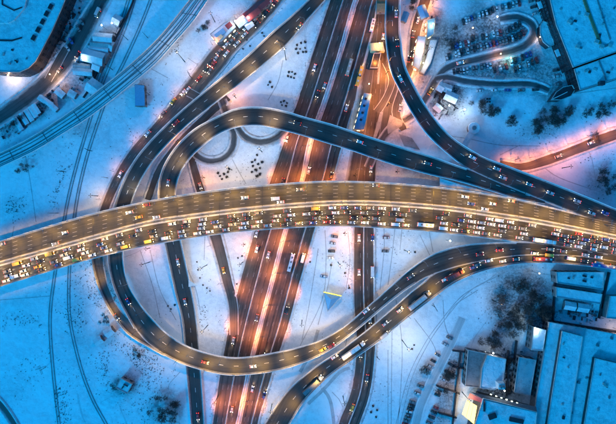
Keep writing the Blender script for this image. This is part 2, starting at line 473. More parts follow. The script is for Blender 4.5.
west = ground_road('west_street', [(112, -24, 16), (101, 0, 17), (79, 38, 20), (62, 65, 19), (42, 86, 19), (20, 103, 18), (0, 117, 17), (-26, 133, 16)], R_DARK)
w2 = ground_road('yard_lane', [(48, 80, 8), (58, 62, 9), (66, 48, 8)], SLUSH and R_LOCAL, bank=False)
east = ground_road('east_street', [(500, 163, 7), (521, 167, 9), (545, 161, 11), (575, 150, 11), (600, 140, 12), (640, 126, 12)], R_LOCAL)
se1 = ground_road('parking_lane', [(462, 318, 9), (450, 345, 10), (440, 365, 10), (430, 385, 10), (421, 405, 10), (415, 428, 10), (410, 450, 10)], mat_road('packed_snow_lane', .34, .6, (1, 1, 1), .2, .3, .75), bank=False)
cor = ground_road('corner_road', [(-20, 385, 7), (0, 404, 7), (14, 424, 7), (26, 450, 7)], R_DARK)

for r_, o_, bh, sd in BANKS:
    others = [q for q in GR if q is not r_]
    for s_ in (-1, 1):
        mb = side_strip(r_, s_, [(-1.3, -.1), (-.7, bh*.7), (-.1, bh), (.4, bh*.4), (.8, -.1)], lump=.28, seed=sd*100+s_)
        for v in mb.v:
            if any(q.inside(v, .9) for q in others): v.z = -.3
        mb.build('snow_bank', SNOWD, o_, smooth=True)
# thin trodden tracks, ditches and tyre marks in the snow
def track(pts, w=.7, mat=TRACK, name='trodden_path'):
    zc[0] += .002
    r = Road([(x, y, w*PXM) for x, y in pts], 0.0, .002+(zc[0] % .005))
    return struct(sheet(name, r, mat, nx=2))
for t in [
    [(300, 346), (322, 300), (326, 262), (325, 230)], [(318, 325), (327, 290), (332, 262)], [(230, 155), (238, 170), (246, 184)],
    [(310, 95), (302, 120)], [(420, 235), (436, 268)], [(395, 228), (392, 255), (388, 285)], [(402, 228), (400, 250)], [(428, 225), (433, 252)],
    [(384, 228), (384, 250), (380, 290)], [(396, 300), (402, 345), (400, 400), (396, 440)], [(388, 350), (388, 440)], [(392, 330), (391, 440)],
    [(414, 318), (432, 342), (436, 352)], [(443, 300), (445, 325), (452, 342)], [(500, 270), (487, 281), (462, 296), (440, 322), (424, 345), (408, 378), (396, 424)],
    [(478, 290), (455, 305), (446, 318)], [(498, 276), (470, 291), (443, 322), (427, 346), (412, 378), (400, 424)],
    [(505, 270), (560, 276)], [(430, 125), (448, 135), (470, 139), (500, 145), (540, 146)], [(500, 155), (520, 145)], [(542, 166), (560, 178), (600, 192)],
    [(555, 96), (616, 88)], [(530, 95), (549, 94)], [(585, 144), (592, 160), (597, 190)],
    [(14, 226), (8, 260)], [(24, 150), (30, 180), (36, 222)], [(0, 300), (50, 296)], [(35, 370), (46, 366)],
    [(188, 58), (205, 70)], [(150, 68), (168, 78)], [(268, 100), (278, 82), (283, 60)], [(206, 210), (204, 260)],
    [(346, 290), (350, 260), (348, 232)], [(318, 250), (310, 300), (302, 340)], [(240, 360), (236, 380)], [(345, 350), (348, 330)], [(332, 392), (342, 405), (350, 440)],
    [(150, 250), (160, 290), (176, 320)], [(140, 250), (152, 284), (160, 318)], [(180, 372), (168, 388), (178, 406), (180, 440)], [(188, 270), (196, 290), (200, 310)],
]: track(t, .55)
for t in [[(308, 404), (323, 390), (340, 372), (350, 368)], [(322, 388), (330, 400), (334, 424), (336, 446)], [(318, 330), (312, 350), (300, 372)]]: track(t, 2.2, TRACK, 'muddy_track')

for pts_, h_ in (([(390, 115), (403, 121), (402, 126), (388, 134), (387, 126)], .3), ([(380, 112), (383, 112), (380, 128), (375, 140), (373, 138)], .3), ([(399, 134), (412, 138), (420, 150), (404, 146)], .3), ([(379, 60), (381, 60), (379, 84), (377, 84)], .25)):
    m_ = MB(); pp = [P(x, y) for x, y in pts_]; c_ = sum(pp, Vector())/len(pp); m_.prism(pp, -.1, h_*.6); m_.prism([p.lerp(c_, .22) for p in pp], h_*.59, h_)
    struct(m_.build('snow_island', SLUSH))
rt = random.Random(21)
for _ in range(46):
    x, y = rt.uniform(0, 616), rt.uniform(0, 424); an = rt.uniform(0, 3.14); ln = rt.uniform(12, 46); pts = []
    for k in range(5):
        pts.append((x, y)); x += math.cos(an)*ln/4; y += math.sin(an)*ln/4; an += rt.uniform(-.3, .3)
    if any(q.inside(P(*p_), 3) for q in GR for p_ in pts): continue
    track(pts, rt.choice([.3, .35, .5]), BALLAST)
    if rt.random() < .4: track([(a_+1.2, b_+1.2) for a_, b_ in pts], .35, BALLAST)
# railway lines on the ground (two tracks that part at the bottom)
def rails(pts, name='railway_track'):
    r = Road([(x, y, 2.4) for x, y in pts], 0.0, .004)
    o = sheet(name, Road([(x, y, 4.2) for x, y in pts], 0.0, .003), BALLAST, nx=2); struct(o)
    for f in (.0, 1.0):
        mb = MB(); k = len(r.L)
        for i in range(k):
            p = r.L[i].lerp(r.R[i], f); n = (r.R[i]-r.L[i]).normalized()*.13
            for q in (p-n, p+n): mb.v += [Vector((q.x, q.y, .0)), Vector((q.x, q.y, .16))]
        for i in range(k-1):
            a = i*4
            for f4 in ((a+1, a+3, a+7, a+5), (a, a+1, a+5, a+4), (a+2, a+6, a+7, a+3)): mb.f.append(f4); mb.m.append(0)
        mb.build('rail', RAIL, o)
rails([(140, -20), (128, 20), (112, 60), (100, 90), (90, 120), (78, 160), (68, 200), (61, 240), (54, 280), (50, 320), (53, 370), (59, 424), (62, 450)])
rails([(158, -20), (143, 20), (125, 60), (110, 90), (97, 125), (86, 160), (77, 200), (72, 240), (69, 280), (70, 320), (80, 365), (92, 398), (106, 424), (120, 450)])
rails([(134, -20), (122, 20), (106, 60), (94, 90), (85, 114)])

# ------------------------------------------------------------------ viaducts
def barrier(o, road, side, i0=0, i1=None, name='parapet', inset=0.0, h=1.0, snow=True, mat=None):
    a = inset
    mb = side_strip(road, side, [(a, -.2), (a, h), (a+.35, h), (a+.45, .0)], i0, i1); par = mb.build(name, mat or CONCL, o)
    if snow:
        s = side_strip(road, side, [(a-.05, h+.002), (a+.02, h+.12), (a+.3, h+.12), (a+.37, h+.002)], i0, i1, lump=.04, seed=side); s.build('snow_cap', SNOWR, par)
        s = side_strip(road, side, [(a+.46, .0), (a+.6, .22), (a+.9, .1), (a+1.25, .0)], i0, i1, lump=.1, seed=side+3); s.build('snow_verge', SLUSH, o, smooth=True)

DECKS = []
UPZ = Vector((0, 0, .09))
def viaduct(name, label, road, mat, cat='flyover', thick=1.3, pars=((-1, 0, None), (1, 0, None)), marks=None, pier=26, slab_top=CONCL, paved=True):
    t = tag(empty(name, P(0, 0, 0)*0 + Vector((road.L[0].x, road.L[0].y, 0))), label, cat)
    off = -t.location
    mb = MB(); n = 4
    for i in range(len(road.L)):
        L, Rr = road.L[i], road.R[i]; d = (Rr-L).normalized()
        for p in (L-UPZ, Rr-UPZ, Rr-d*1.2-Vector((0, 0, thick)), L+d*1.2-Vector((0, 0, thick))): mb.v.append(p.copy())
    for i in range(len(road.L)-1):
        a = i*4
        for j in range(4):
            k = (j+1) % 4; mb.f.append((a+j, a+k, a+4+k, a+4+j)[::-1]); mb.m.append(0)
    e = len(road.L)*4-4
    mb.f.append((0, 1, 2, 3)); mb.m.append(0); mb.f.append((e+3, e+2, e+1, e)); mb.m.append(0)
    mb.build('deck', slab_top, t).location = off
    if paved:
        o = sheet('carriageway', road, mat, dz=.012, parent=t, f0=.02, f1=.98); o.location = off
    holder = t
    before = set(t.children)
    for s, i0, i1 in pars: barrier(t, road, s, i0, i1)
    if marks: markings(road, marks, 3, 7, .22, .03, t)
    nj = int(road.len//28)
    for q in range(1, nj+1):
        dj = q*road.len/(nj+1); a0, tj = road.at(dj, .03); b0, _ = road.at(dj, .97); tj = tj*.16
        mj = MB(); z = Vector((0, 0, .035)); mj.quad(a0-tj+z, b0-tj+z, b0+tj+z, a0+tj+z); mj.build('expansion_joint', DARKW, t)
    # piers
    d = pier*.5
    while pier and d < road.len:
        c, tg = road.at(d); w = road.width(d)
        if c.z > 4 and not any(r.inside(c, 1.5) for r in ROADS if r is not road and (r in GR or r in [q[0] for q in DECKS] and q_low(r, c))):
            m = MB(); M = Matrix.Translation(Vector((c.x, c.y, 0))) @ Matrix.Rotation(math.atan2(tg.y, tg.x), 4, 'Z')
            m.box((0, 0, (c.z-thick-.9)/2), (1.5, min(5, w*.35), c.z-thick-.9), M=M)
            m.box((0, 0, c.z-thick-.47), (1.9, w*.75, .9), M=M)
            m.build('pier', CONC, t)
        d += pier
    for ch in t.children:
        if ch not in before or True: ch.location = off
    DECKS.append((road, t)); ROADS.append(road)
    return t
def q_low(r, c):
    return r.at(r.len/2)[0].z < c.z-3

rowsU = [(322, -15, 340, -15), (308, 0, 326, 0), (290, 17, 308, 20), (272, 32, 290, 42), (250, 53, 270, 60), (228, 72, 248, 78), (206, 90, 225, 96), (189, 104, 208, 109), (170, 121, 186, 127), (150, 141, 164, 149),
         (134, 161, 149, 168), (122, 184, 137, 190), (114, 208, 130, 212), (109, 235, 125, 238), (108, 260, 124, 262), (113, 285, 129, 284), (123, 308, 140, 303), (137, 332, 155, 321), (152, 347, 170, 335), (176, 361, 188, 346), (202, 370, 209, 353), (228, 375, 231, 357), (254, 374, 252, 356), (280, 370, 275, 352), (308, 361, 298, 347),
         (330, 350, 320, 340), (352, 334, 343, 327), (370, 319, 361, 312), (395, 298, 385, 291), (420, 281, 410, 269), (445, 271, 435, 253), (480, 262, 470, 244), (521, 256, 521, 242), (570, 256, 570, 244), (616, 262, 616, 250), (640, 267, 640, 256)]
roadU = Road(rowsU, zU, -.02)
rowsF = [(272, 450, 245, 450), (290, 424, 264, 424), (304, 402, 286, 392), (326, 379, 313, 368), (352, 360, 340, 350), (378, 342, 364, 332), (405, 320, 391, 309), (432, 299, 418, 286), (460, 280, 446, 266), (495, 268, 490, 250), (534, 263, 534, 246), (575, 265, 575, 248), (616, 270, 616, 251), (640, 275, 640, 256)]
roadF = Road(rowsF, zU, -.05)
rowsC = [(545, 204, 545, 196), (520, 200, 520, 186), (490, 191, 490, 175), (460, 182, 462, 167), (430, 175, 434, 157), (404, 168, 408, 149), (378, 160, 383, 141), (352, 151, 358, 133), (326, 143, 331, 124), (300, 135, 305, 117), (280, 130, 285, 111), (260, 126, 262, 107), (240, 127, 238, 108), (222, 133, 216, 117), (206, 144, 193, 130), (191, 158, 174, 149), (180, 176, 162, 170), (176, 195, 158, 192), (177, 220, 160, 218), (182, 243, 165, 245), (192, 290, 175, 292), (197, 320, 182, 321), (201, 366, 186, 366), (205, 424, 191, 424), (206, 450, 193, 450)]
roadC = Road(rowsC, zC, .0)
rowsB = [(387, -25, 402, -25), (385.5, 0, 400.5, 0), (385, 34, 400.5, 34), (389.5, 68, 404.5, 63), (399, 90, 413, 83), (412, 114, 426, 106), (427, 135, 441, 126), (446, 153, 456, 140), (466, 168, 482, 156), (500, 184, 508, 166), (545, 202, 555, 184), (585, 218, 590, 198), (616, 230, 616, 209), (640, 240, 640, 219)]
roadB = Road(rowsB, zB, .03)
rowsE2 = [(94, 228, 106, 228), (92, 245, 104, 246), (92, 262, 104, 263), (99, 289, 109, 287), (112, 314, 119, 308), (128, 334, 138, 326), (152, 349, 158, 341), (165, 356, 172, 346)]
roadE2 = Road(rowsE2, zE, -.03)
MT = [(-30, 250), (0, 241), (50, 225.5), (100, 211.5), (150, 200.5), (200, 192), (250, 186), (310, 181.5), (345, 181), (378, 182), (420, 185), (460, 189.5), (508, 197), (539, 204), (580, 214), (616, 222), (645, 229)]
MA = [(-30, 271), (0, 262), (50, 248), (100, 234), (150, 221), (200, 213.5), (250, 207.5), (310, 202.5), (345, 201), (378, 201.5), (420, 204), (460, 208), (508, 215), (539, 220), (580, 228), (616, 235.5), (645, 241)]
MBt = [(-30, 296), (0, 287), (50, 271.5), (100, 257), (150, 245.5), (200, 237), (250, 231), (310, 227), (345, 226.5), (378, 228), (420, 231), (460, 235), (508, 241), (539, 245), (580, 251), (616, 257), (645, 262)]
roadM = Road([(a[0], a[1], b[0], b[1]) for a, b in zip(MBt, MT)], zmain, .06)
roadM1 = Road([(a[0], a[1]+1.6, b[0], b[1]-.8) for a, b in zip(MT, MA)][::-1], zmain, .06)     # traffic to the left
roadM2 = Road([(a[0], a[1]+4.2, b[0], b[1]-1.6) for a, b in zip(MA, MBt)], zmain, .06)          # jam, to the right
def idx_near(r, px, side):
    k = 0 if side < 0 else 2
    return min(range(len(r.rows)), key=lambda i: abs(r.rows[i][k]-px[0])+abs(r.rows[i][k+1]-px[1]))
iu = idx_near(roadU, (445, 271), -1); iu0 = idx_near(roadU, (420, 281), -1); iu1 = idx_near(roadU, (521, 242), 1)
vU = viaduct('curving_viaduct', 'long viaduct that hooks round in a U from the top to the right side', roadU, R_RAMP, marks=(.5,), pars=((-1, 0, idx_near(roadU, (137, 332), -1)), (-1, idx_near(roadU, (165, 355), -1), iu0), (1, 0, iu1)))
vE = viaduct('approach_ramp', 'narrow ramp joining the outside of the U-shaped viaduct at left', roadE2, R_LOCAL, pars=((1, 0, 1), (-1, 0, None))[1:], pier=20)
iF = idx_near(roadF, (432, 290), 1)
vF = viaduct('lorry_ramp', 'ramp with lorries climbing from the bottom edge to the jammed flyover', roadF, R_RAMP, marks=(.5,), pars=((-1, 0, None), (1, 0, iF)))
ic = idx_near(roadC, (466, 168), 1)
vC = viaduct('loop_ramp', 'loop ramp arching over the highways and dropping under the golden flyover', roadC, R_RAMP, marks=(.5,), pars=((-1, 2, None), (1, ic, None)))
ib = idx_near(roadB, (462, 166), -1)
vB = viaduct('north_ramp', 'ramp sweeping from the top edge into the golden flyover at right', roadB, R_RAMP, marks=(.5,), pars=((-1, 0, ib), (1, 0, None)))
im = idx_near(roadM, (539, 204), 1); imb = idx_near(roadM, (521, 243), -1)
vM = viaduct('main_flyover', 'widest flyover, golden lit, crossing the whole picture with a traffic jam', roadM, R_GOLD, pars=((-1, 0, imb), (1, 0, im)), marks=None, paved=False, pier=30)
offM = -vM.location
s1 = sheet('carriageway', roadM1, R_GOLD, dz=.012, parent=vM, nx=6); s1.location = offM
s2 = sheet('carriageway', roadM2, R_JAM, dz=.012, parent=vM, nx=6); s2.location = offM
for f in ((.2, .4, .6, .8),):
    o = markings(roadM1, f, 3, 7, .17, .03, vM, m=MARKG); o.location = offM
    o = markings(roadM2, f, 3, 8, .16, .03, vM, m=MARKW); o.location = offM
medr = Road([(a[0], a[1]-.4, a[0], a[1]+3.8) for a in MA], zmain, .06)
for s in (-1, 1):
    side_strip(medr, s, [(.2, 0), (.2, .85), (.6, .85), (.7, 0)]).build('median_barrier', CONCL, vM).location = offM
ms = side_strip(medr, -1, [(.61, .0), (.9, .3), (1.6, .35), (2.2, .0)], lump=.1, seed=5); ms.build('median_snow', SLUSHD, vM, smooth=True).location = offM
for r in (roadM1, roadM2): ROADS.append(r)
# snowy gore wedge between the loop ramp and the flyover
g = MB(); gp = [(440, 178), (460, 184.5), (500, 195), (538, 203.4), (500, 195.6), (460, 188.6), (440, 186.4)]
g.prism([P(x, y, 11.9) for x, y in gp], 11.2, 11.95)
tag(g.build('gore_wedge', SNOWD), 'snow-covered wedge between the loop ramp and the golden flyover', 'traffic island')

# highway divider strips and crash barriers
dv = Road([(365.5, -26, 368.5, -26), (354.3, 0, 357.7, 0), (339.8, 50, 342.7, 50), (324.3, 98, 327.7, 98), (309.3, 140, 312.7, 140), (300.3, 183, 302.7, 183), (284.3, 231, 286.7, 231), (271.3, 280, 273.7, 280), (259.3, 325, 261.7, 325), (249.3, 366, 251.7, 366), (236.8, 424, 239.7, 424), (231, 450, 234, 450)], 0, .02)
t = tag(empty('central_reservation', P(308, 150)), 'snowy strip with two steel barriers between the two highway carriageways', 'barrier')
off = -t.location
side_strip(dv, -1, [(.0, -.02), (.15, .35), (1.0, .45), (1.7, .3), (2.0, -.02)], lump=.15).build('snow_strip', SNOWR, t, smooth=True).location = off
for s in (-1, 1): side_strip(dv, s, [(.05, .2), (.05, .85), (.15, .85), (.15, .2)]).build('guard_rail', STEEL, t).location = off

for rd, f_, lb in ((hwyL, .55, 'thin snowy divider inside the left highway carriageway'), (hwyR, .64, 'thin snowy divider inside the right highway carriageway'), (hroad, .5, 'thin snowy divider along the middle of the vertical service road')):
    t = tag(empty('lane_divider', Vector((rd.at(rd.len/2, f_)[0].x, rd.at(rd.len/2, f_)[0].y, 0))), lb, 'barrier'); off = -t.location
    rr = Road([(a, b, 1) for a, b in ((0, 0), (1, 1))], 0); rr.L = []; rr.R = []; rr.acc = []; rr.rows = rd.rows
    for i in range(len(rd.L)):
        c = rd.L[i].lerp(rd.R[i], f_); n_ = (rd.R[i]-rd.L[i]).normalized()*.45; rr.L.append(c-n_); rr.R.append(c+n_); rr.acc.append(rd.acc[i])
    i0 = 3 if rd is not hroad else int(len(rr.L)*.5)
    side_strip(rr, -1, [(0, .0), (.15, .2), (.45, .3), (.75, .2), (.9, .0)], i0, None, lump=.08).build('snow_ridge', SNOWD, t, smooth=True).location = off
    side_strip(rr, -1, [(.40, .4), (.40, .8), (.5, .8), (.5, .4)], i0).build('guard_rail', STEEL, t).location = off
# metro viaduct, snow covered, top left
rowsV = [(203, -16, 221, -16), (189.5, 0, 208.5, 0), (176, 17, 194, 21), (160, 36, 174, 44), (143, 53, 156, 64), (120, 73, 131, 85), (100, 89, 110, 102), (78, 106, 87, 119), (55, 122, 63, 134), (28, 139, 35, 151), (0, 153, 6, 165), (-26, 165, -20, 177)]
roadV = Road(rowsV, 8.0, 0)
vV = viaduct('metro_viaduct', 'snow-covered elevated rail line curving across the top left corner', roadV, SNOWR, cat='railway viaduct', slab_top=SNOWR, paved=False, pier=24)
offV = -vV.location
for f in (.17, .36, .60, .79):
    mb = MB()
    for i in range(len(roadV.L)):
        c = roadV.L[i].lerp(roadV.R[i], f); n = (roadV.R[i]-roadV.L[i]).normalized()*.17
        for q in (c-n, c+n): mb.v += [Vector((q.x, q.y, c.z)), Vector((q.x, q.y, c.z+.22))]
    for i in range(len(roadV.L)-1):
        a = i*4
        for f4 in ((a+1, a+3, a+7, a+5), (a, a+1, a+5, a+4), (a+2, a+6, a+7, a+3)): mb.f.append(f4); mb.m.append(0)
    mb.build('rail', RAIL, vV).location = offV
mb = side_strip(roadV, -1, [(5.3, 0.01), (5.3, .1), (6.0, .1), (6.0, .01)]); mb.build('cable_trough', STEEL, vV).location = offV

# ------------------------------------------------------------------ lamps
def light(kind, W, col, parent, loc, size=.4, cone=None, rot=None, blend=1.0, name='lamp_light'):
    key = (kind, W, col, size, cone)
    if key not in LD:
        l = bpy.data.lights.new(name, kind); l.energy = W; l.color = col; l.shadow_soft_size = size
        if kind == 'SPOT': l.spot_size = R(cone); l.spot_blend = blend
        LD[key] = l
    o = bpy.data.objects.new(name, LD[key]); COL.objects.link(o); o.parent = parent; o.location = loc
    if rot: o.rotation_euler = rot
    return o
LD = {}
def lamp_proto(h, arm):
    t = empty('street_lamp')
    m = MB(); m.tube((0, 0, 0), (0, 0, h), .13, .08, 8); m.tube((0, 0, 0), (0, 0, .5), .2, .18, 8); m.build('pole', STEEL, t)
    m = MB(); m.tube((0, 0, h-.05), (arm, 0, h+.35), .06, .05, 6); m.build('arm', STEEL, t)
    m = MB(); m.box((arm+.35, 0, h+.36), (.9, .36, .14), taper=.7); hd = m.build('lamp_head', STEEL, t)
    m = MB(); m.box((arm+.35, 0, h+.27), (.7, .28, .05)); m.build('lamp_glass', LAMPG, hd)
    return t
protoL = {}
used = set()
def street_lamp(base, ang, label, W, col, h=9.0, arm=2.2, cone=120, tilt=25, group='street lamps', kind='SPOT'):
    key = (h, arm)
    if key not in protoL: protoL[key] = lamp_proto(h, arm); o = protoL[key]
    else: o = copy_tree(protoL[key])
    for ch in list(o.children):
        if ch.type == 'LIGHT':
            bpy.data.objects.remove(ch)
    o.location = base; o.rotation_euler = (0, 0, ang); tag(o, label, 'street lamp', group)
    if kind == 'SPOT': light('SPOT', W, col, o, (arm+.35, 0, h+.1), .3, cone, (0, R(-tilt), 0))
    else: light('POINT', W, col, o, (arm+.35, 0, h-.1), .3)
    return o
def lamps_along(road, side, spacing, where, W, col, start=None, cone=120, tilt=25, h=9, inset=.6, d1=None, kind='SPOT', group=None, arm=2.2, outside=False, wf=None):
    d = spacing*.5 if start is None else start; pts = []
    d1 = road.len if d1 is None else d1
    while d < d1:
        w = road.width(d); f = inset/w if side < 0 else 1-inset/w
        if outside: f = -1.8/w if side < 0 else 1+1.8/w
        p, t = road.at(d, f); q, _ = road.at(d, 1-f)
        if p.z < 3 and any(dk[0].inside(p, 1.5) for dk in DECKS): d += spacing; continue
        if abs(p.x) < 215 and abs(p.y) < 152 and (not wf or wf(p.x*PXM+308, 212-p.y*PXM) > 0): pts.append((p.x, p, math.atan2(q.y-p.y, q.x-p.x)))
        d += spacing
    ver = max(a[1].y for a in pts)-min(a[1].y for a in pts) > max(a[1].x for a in pts)-min(a[1].x for a in pts) if len(pts) > 1 else False
    pts.sort(key=(lambda a: -a[1].y) if ver else (lambda a: a[0]))
    for n, (x, p, a) in enumerate(pts):
        lab = f"{ordw(n+1)} street lamp {'from top' if ver else 'from left'} {where}" if len(pts) > 1 else f"single street lamp {where}"
        Wl = W*(wf(p.x*PXM+308, 212-p.y*PXM) if wf else 1)
        street_lamp(p, a, lab, round(Wl), col, h=h, cone=cone, tilt=tilt, group=group or f'street lamps {where}', kind=kind, arm=arm)

def hw(x, y):
    return 1.3 if y < 30 else .25 if y < 115 else 4.5 if y < 185 else 5.0
def hv(x, y):
    return 2.6 if y < 135 else .6 if y < 165 else 1.6 if y < 290 else .5
lamps_along(roadM, 1, 12, 'on the north parapet of the golden flyover', 8800, GOLD, cone=110, tilt=16)
lamps_along(roadM, -1, 14, 'on the south parapet of the golden flyover', 6800, GOLD, cone=105, tilt=18, d1=roadM.len-60)
lamps_along(medr, -1, 14, 'on the median of the golden flyover', 7200, GOLD, cone=110, tilt=0, start=6, arm=1.2)
def wu(x, y): return .6 if y < 40 else 4.2 if y < 108 else .35 if y < 200 else .3 if y < 325 else 2.6 if x < 345 else 1.5
lamps_along(roadU, 1, 22, 'on the inner parapet of the U-shaped viaduct', 3200, WARM, cone=115, tilt=24, wf=wu, d1=560)
lamps_along(roadU, -1, 18, 'on the outer parapet of the U-shaped viaduct bend', 9000, GOLD, cone=112, tilt=20, wf=lambda x, y: 1 if y > 330 and 165 < x < 370 else 0)
lamps_along(roadF, -1, 24, 'on the south parapet of the lorry ramp', 9000, GOLD, cone=118, tilt=26)
lamps_along(roadC, -1, 24, 'on the inner parapet of the loop ramp', 3000, WARM, cone=115, tilt=24, start=40, d1=330, wf=lambda x, y: 4.0 if x < 290 else .25)
lamps_along(roadE2, 1, 22, 'on the outer edge of the narrow left ramp', 6000, GOLD, cone=115, tilt=24)
lamps_along(roadB, -1, 22, 'on the west parapet of the north ramp', 3600, SODIUM, wf=lambda x, y: 2 if y < 50 else .3, cone=115, tilt=24)
lamps_along(dv, -1, 22, 'on the highway divider', 4200, (1, .26, .04), cone=128, tilt=0, h=10, inset=1.0, arm=1.0, wf=hw)
lamps_along(hwyR, 1, 26, 'on the east verge of the highway', 2600, (1, .26, .04), cone=112, tilt=28, h=9, outside=True, wf=hw)
lamps_along(hwyL, -1, 26, 'on the west verge of the highway', 3200, (1, .26, .05), cone=112, tilt=28, h=9, outside=True, wf=hw)
lamps_along(hroad, 1, 24, 'beside the vertical service road', 2600, SODIUM, cone=150, tilt=5, h=9, outside=True, wf=hv)
lamps_along(road_e, -1, 22, 'on the west side of the feeder road', 2200, ROSE, cone=140, tilt=15, h=8, outside=True, d1=190)
lamps_along(jroad, 1, 26, 'beside the slip road under the flyover', 1800, ROSE, cone=150, tilt=5, h=8, outside=True)
lamps_along(k3, 1, 16, 'along the orange side street at top', 10000, SODIUM, cone=150, tilt=5, h=8, outside=True)
lamps_along(east, -1, 14, 'along the pink-lit east street', 9500, (1.0, .27, .09), cone=146, tilt=10, h=8, outside=True)

def mast(px, py, h, label, W, col, arm=True, kind='POINT', cat='light mast'):
    t = tag(empty('light_mast', P(px, py)), label, cat, 'tall light masts')
    m = MB(); m.tube((0, 0, 0), (0, 0, h), .28, .13, 8); m.build('pole', DSTEEL, t)
    m = MB(); m.tube((-1, 0, h), (1, 0, h), .1, .1, 6); m.tube((0, -1, h), (0, 1, h), .1, .1, 6); m.build('crossarm', DSTEEL, t)
    for a in range(4):
        m = MB(); x, y = 1.0*math.cos(a*math.pi/2), 1.0*math.sin(a*math.pi/2); m.box((x, y, h-.18), (.5, .5, .2), taper=.6); m.build('floodlight', DSTEEL, t)
    light(kind, W*.72, col, t, (0, 0, h-1.2), .6)
MASTS = [(232, 170, 22, 'light mast on the snow inside the loop ramp', 20000, PINKW), (262, 152, 20, 'light mast beside the highway inside the loop ramp', 12000, PINKW),
         (207, 265, 22, 'light mast on the snow between the loop road and slip road', 22000, PINKW), (243, 262, 18, 'light mast on the triangle between slip road and highway', 9000, PINKW),
         (338, 262, 24, 'light mast near the dark cars parked in the snow', 26000, PINKW), (404, 250, 18, 'light mast between service road and U-shaped viaduct', 11000, PINKW),
         (208, 325, 20, 'light mast north of the U-shaped bend', 14000, PINKW), (286, 60, 24, 'T-shaped light mast beside the top viaduct', 20000, (1, .78, .5)),
         (402, 340, 24, 'light mast on the white snowfield below the lorry ramp', 30000, (1, .8, .55)), (302, 320, 16, 'light mast above the U-shaped bend right of the highway', 9000, PINKW),
         (136, 190, 14, 'light mast beside the feeder road below the rail viaduct', 5000, PINKW), (150, 262, 18, 'light mast inside the U-shaped viaduct at left', 3500, (1, .7, .5)),
         (272, 404, 14, 'light mast between highway and lorry ramp at the bottom', 8000, GOLD), (218, 396, 14, 'light mast left of the highway at the bottom', 5000, ROSE),
         (215, 22, 16, 'light mast beside the lit station building', 7000, (1, .6, .6)), (185, 62, 22, 'light mast on the snow between rail viaduct and feeder road', 16000, (1, .78, .5)),
         (492, 300, 18, 'light mast at the edge of the dark woodland', 4500, (1, .72, .45)), (343, 396, 14, 'light mast between lorry ramp and service road', 3500, PINKW),
         (462, 392, 16, 'light mast beside the yellow-lit gable', 8000, (1, .7, .45)), (562, 168, 12, 'light mast on the pink snow below the east street', 5000, (1, .4, .45)),
         (425, 55, 16, 'light mast beside the pale roofs in the upper right', 9000, (.8, .75, .6)), (432, 118, 10, 'light mast between the north ramp and side street', 3500, (1, .5, .5)),
         (387, 106, 11, 'orange light mast above the snowy triangle west of the north ramp', 24000, SODIUM), (386, 74, 10, 'orange light mast below the dark flat canopy', 40000, SODIUM), (374, 150, 11, 'orange light mast on the service road near the loop ramp', 40000, SODIUM),
         (181, 143, 9, 'orange light mast between the U-shaped viaduct and the loop ramp', 5000, SODIUM), (205, 178, 9, 'orange light mast beside the slip road inside the loop', 6000, SODIUM), (236, 98, 9, 'orange light mast above the top of the loop ramp', 6000, SODIUM), (98, 262, 0.1, 'x', 0, GOLD),
         (354, 176, 10, 'orange light mast left of the service road above the flyover', 6000, SODIUM), (344, 233, 10, 'orange light mast left of the service road under the flyover', 8000, ROSE), (245, 244, 9, 'orange light mast at the highway edge under the flyover', 7000, ROSE), (150, 248, 9, 'orange light mast inside the U-shaped viaduct by the flyover', 4500, ROSE),
         (396, 172, 6, 'low mast between the loop ramp and flyover', 600, SODIUM), (98, 196, 12, 'light mast on the snow left of the feeder road', 4500, PINKW)]
for mm in MASTS:
    if mm[4]: mast(*mm)

def floodlamp(px, py, z, label, W, col, r=.45):
    t = tag(empty('yard_lamp', P(px, py, 0)), label, 'yard lamp', 'bare bright yard lamps')
    m = MB(); m.tube((0, 0, 0), (0, 0, z-.4), .12, .09, 6); m.build('pole', STEEL, t)
    m = MB()
    for i in range(5):
        a0 = -math.pi/2+math.pi*i/5; a1 = a0+math.pi/5
        for j in range(8):
            b0 = 2*math.pi*j/8; b1 = b0+math.pi/4
            m.quad(*[Vector((math.cos(a)*math.cos(b)*r, math.cos(a)*math.sin(b)*r, z+math.sin(a)*r)) for a, b in ((a0, b0), (a0, b1), (a1, b1), (a1, b0))])
    m.build('lamp_globe', LAMPW if col[2] > .7 else LAMPG, t)
    m = MB(); m.tube((0, 0, z+r-.05), (0, 0, z+r+.12), .2, .12, 6); m.build('lamp_cap', STEEL, t)
    light('POINT', W, col, t, (0, 0, z-r-.3), .3)
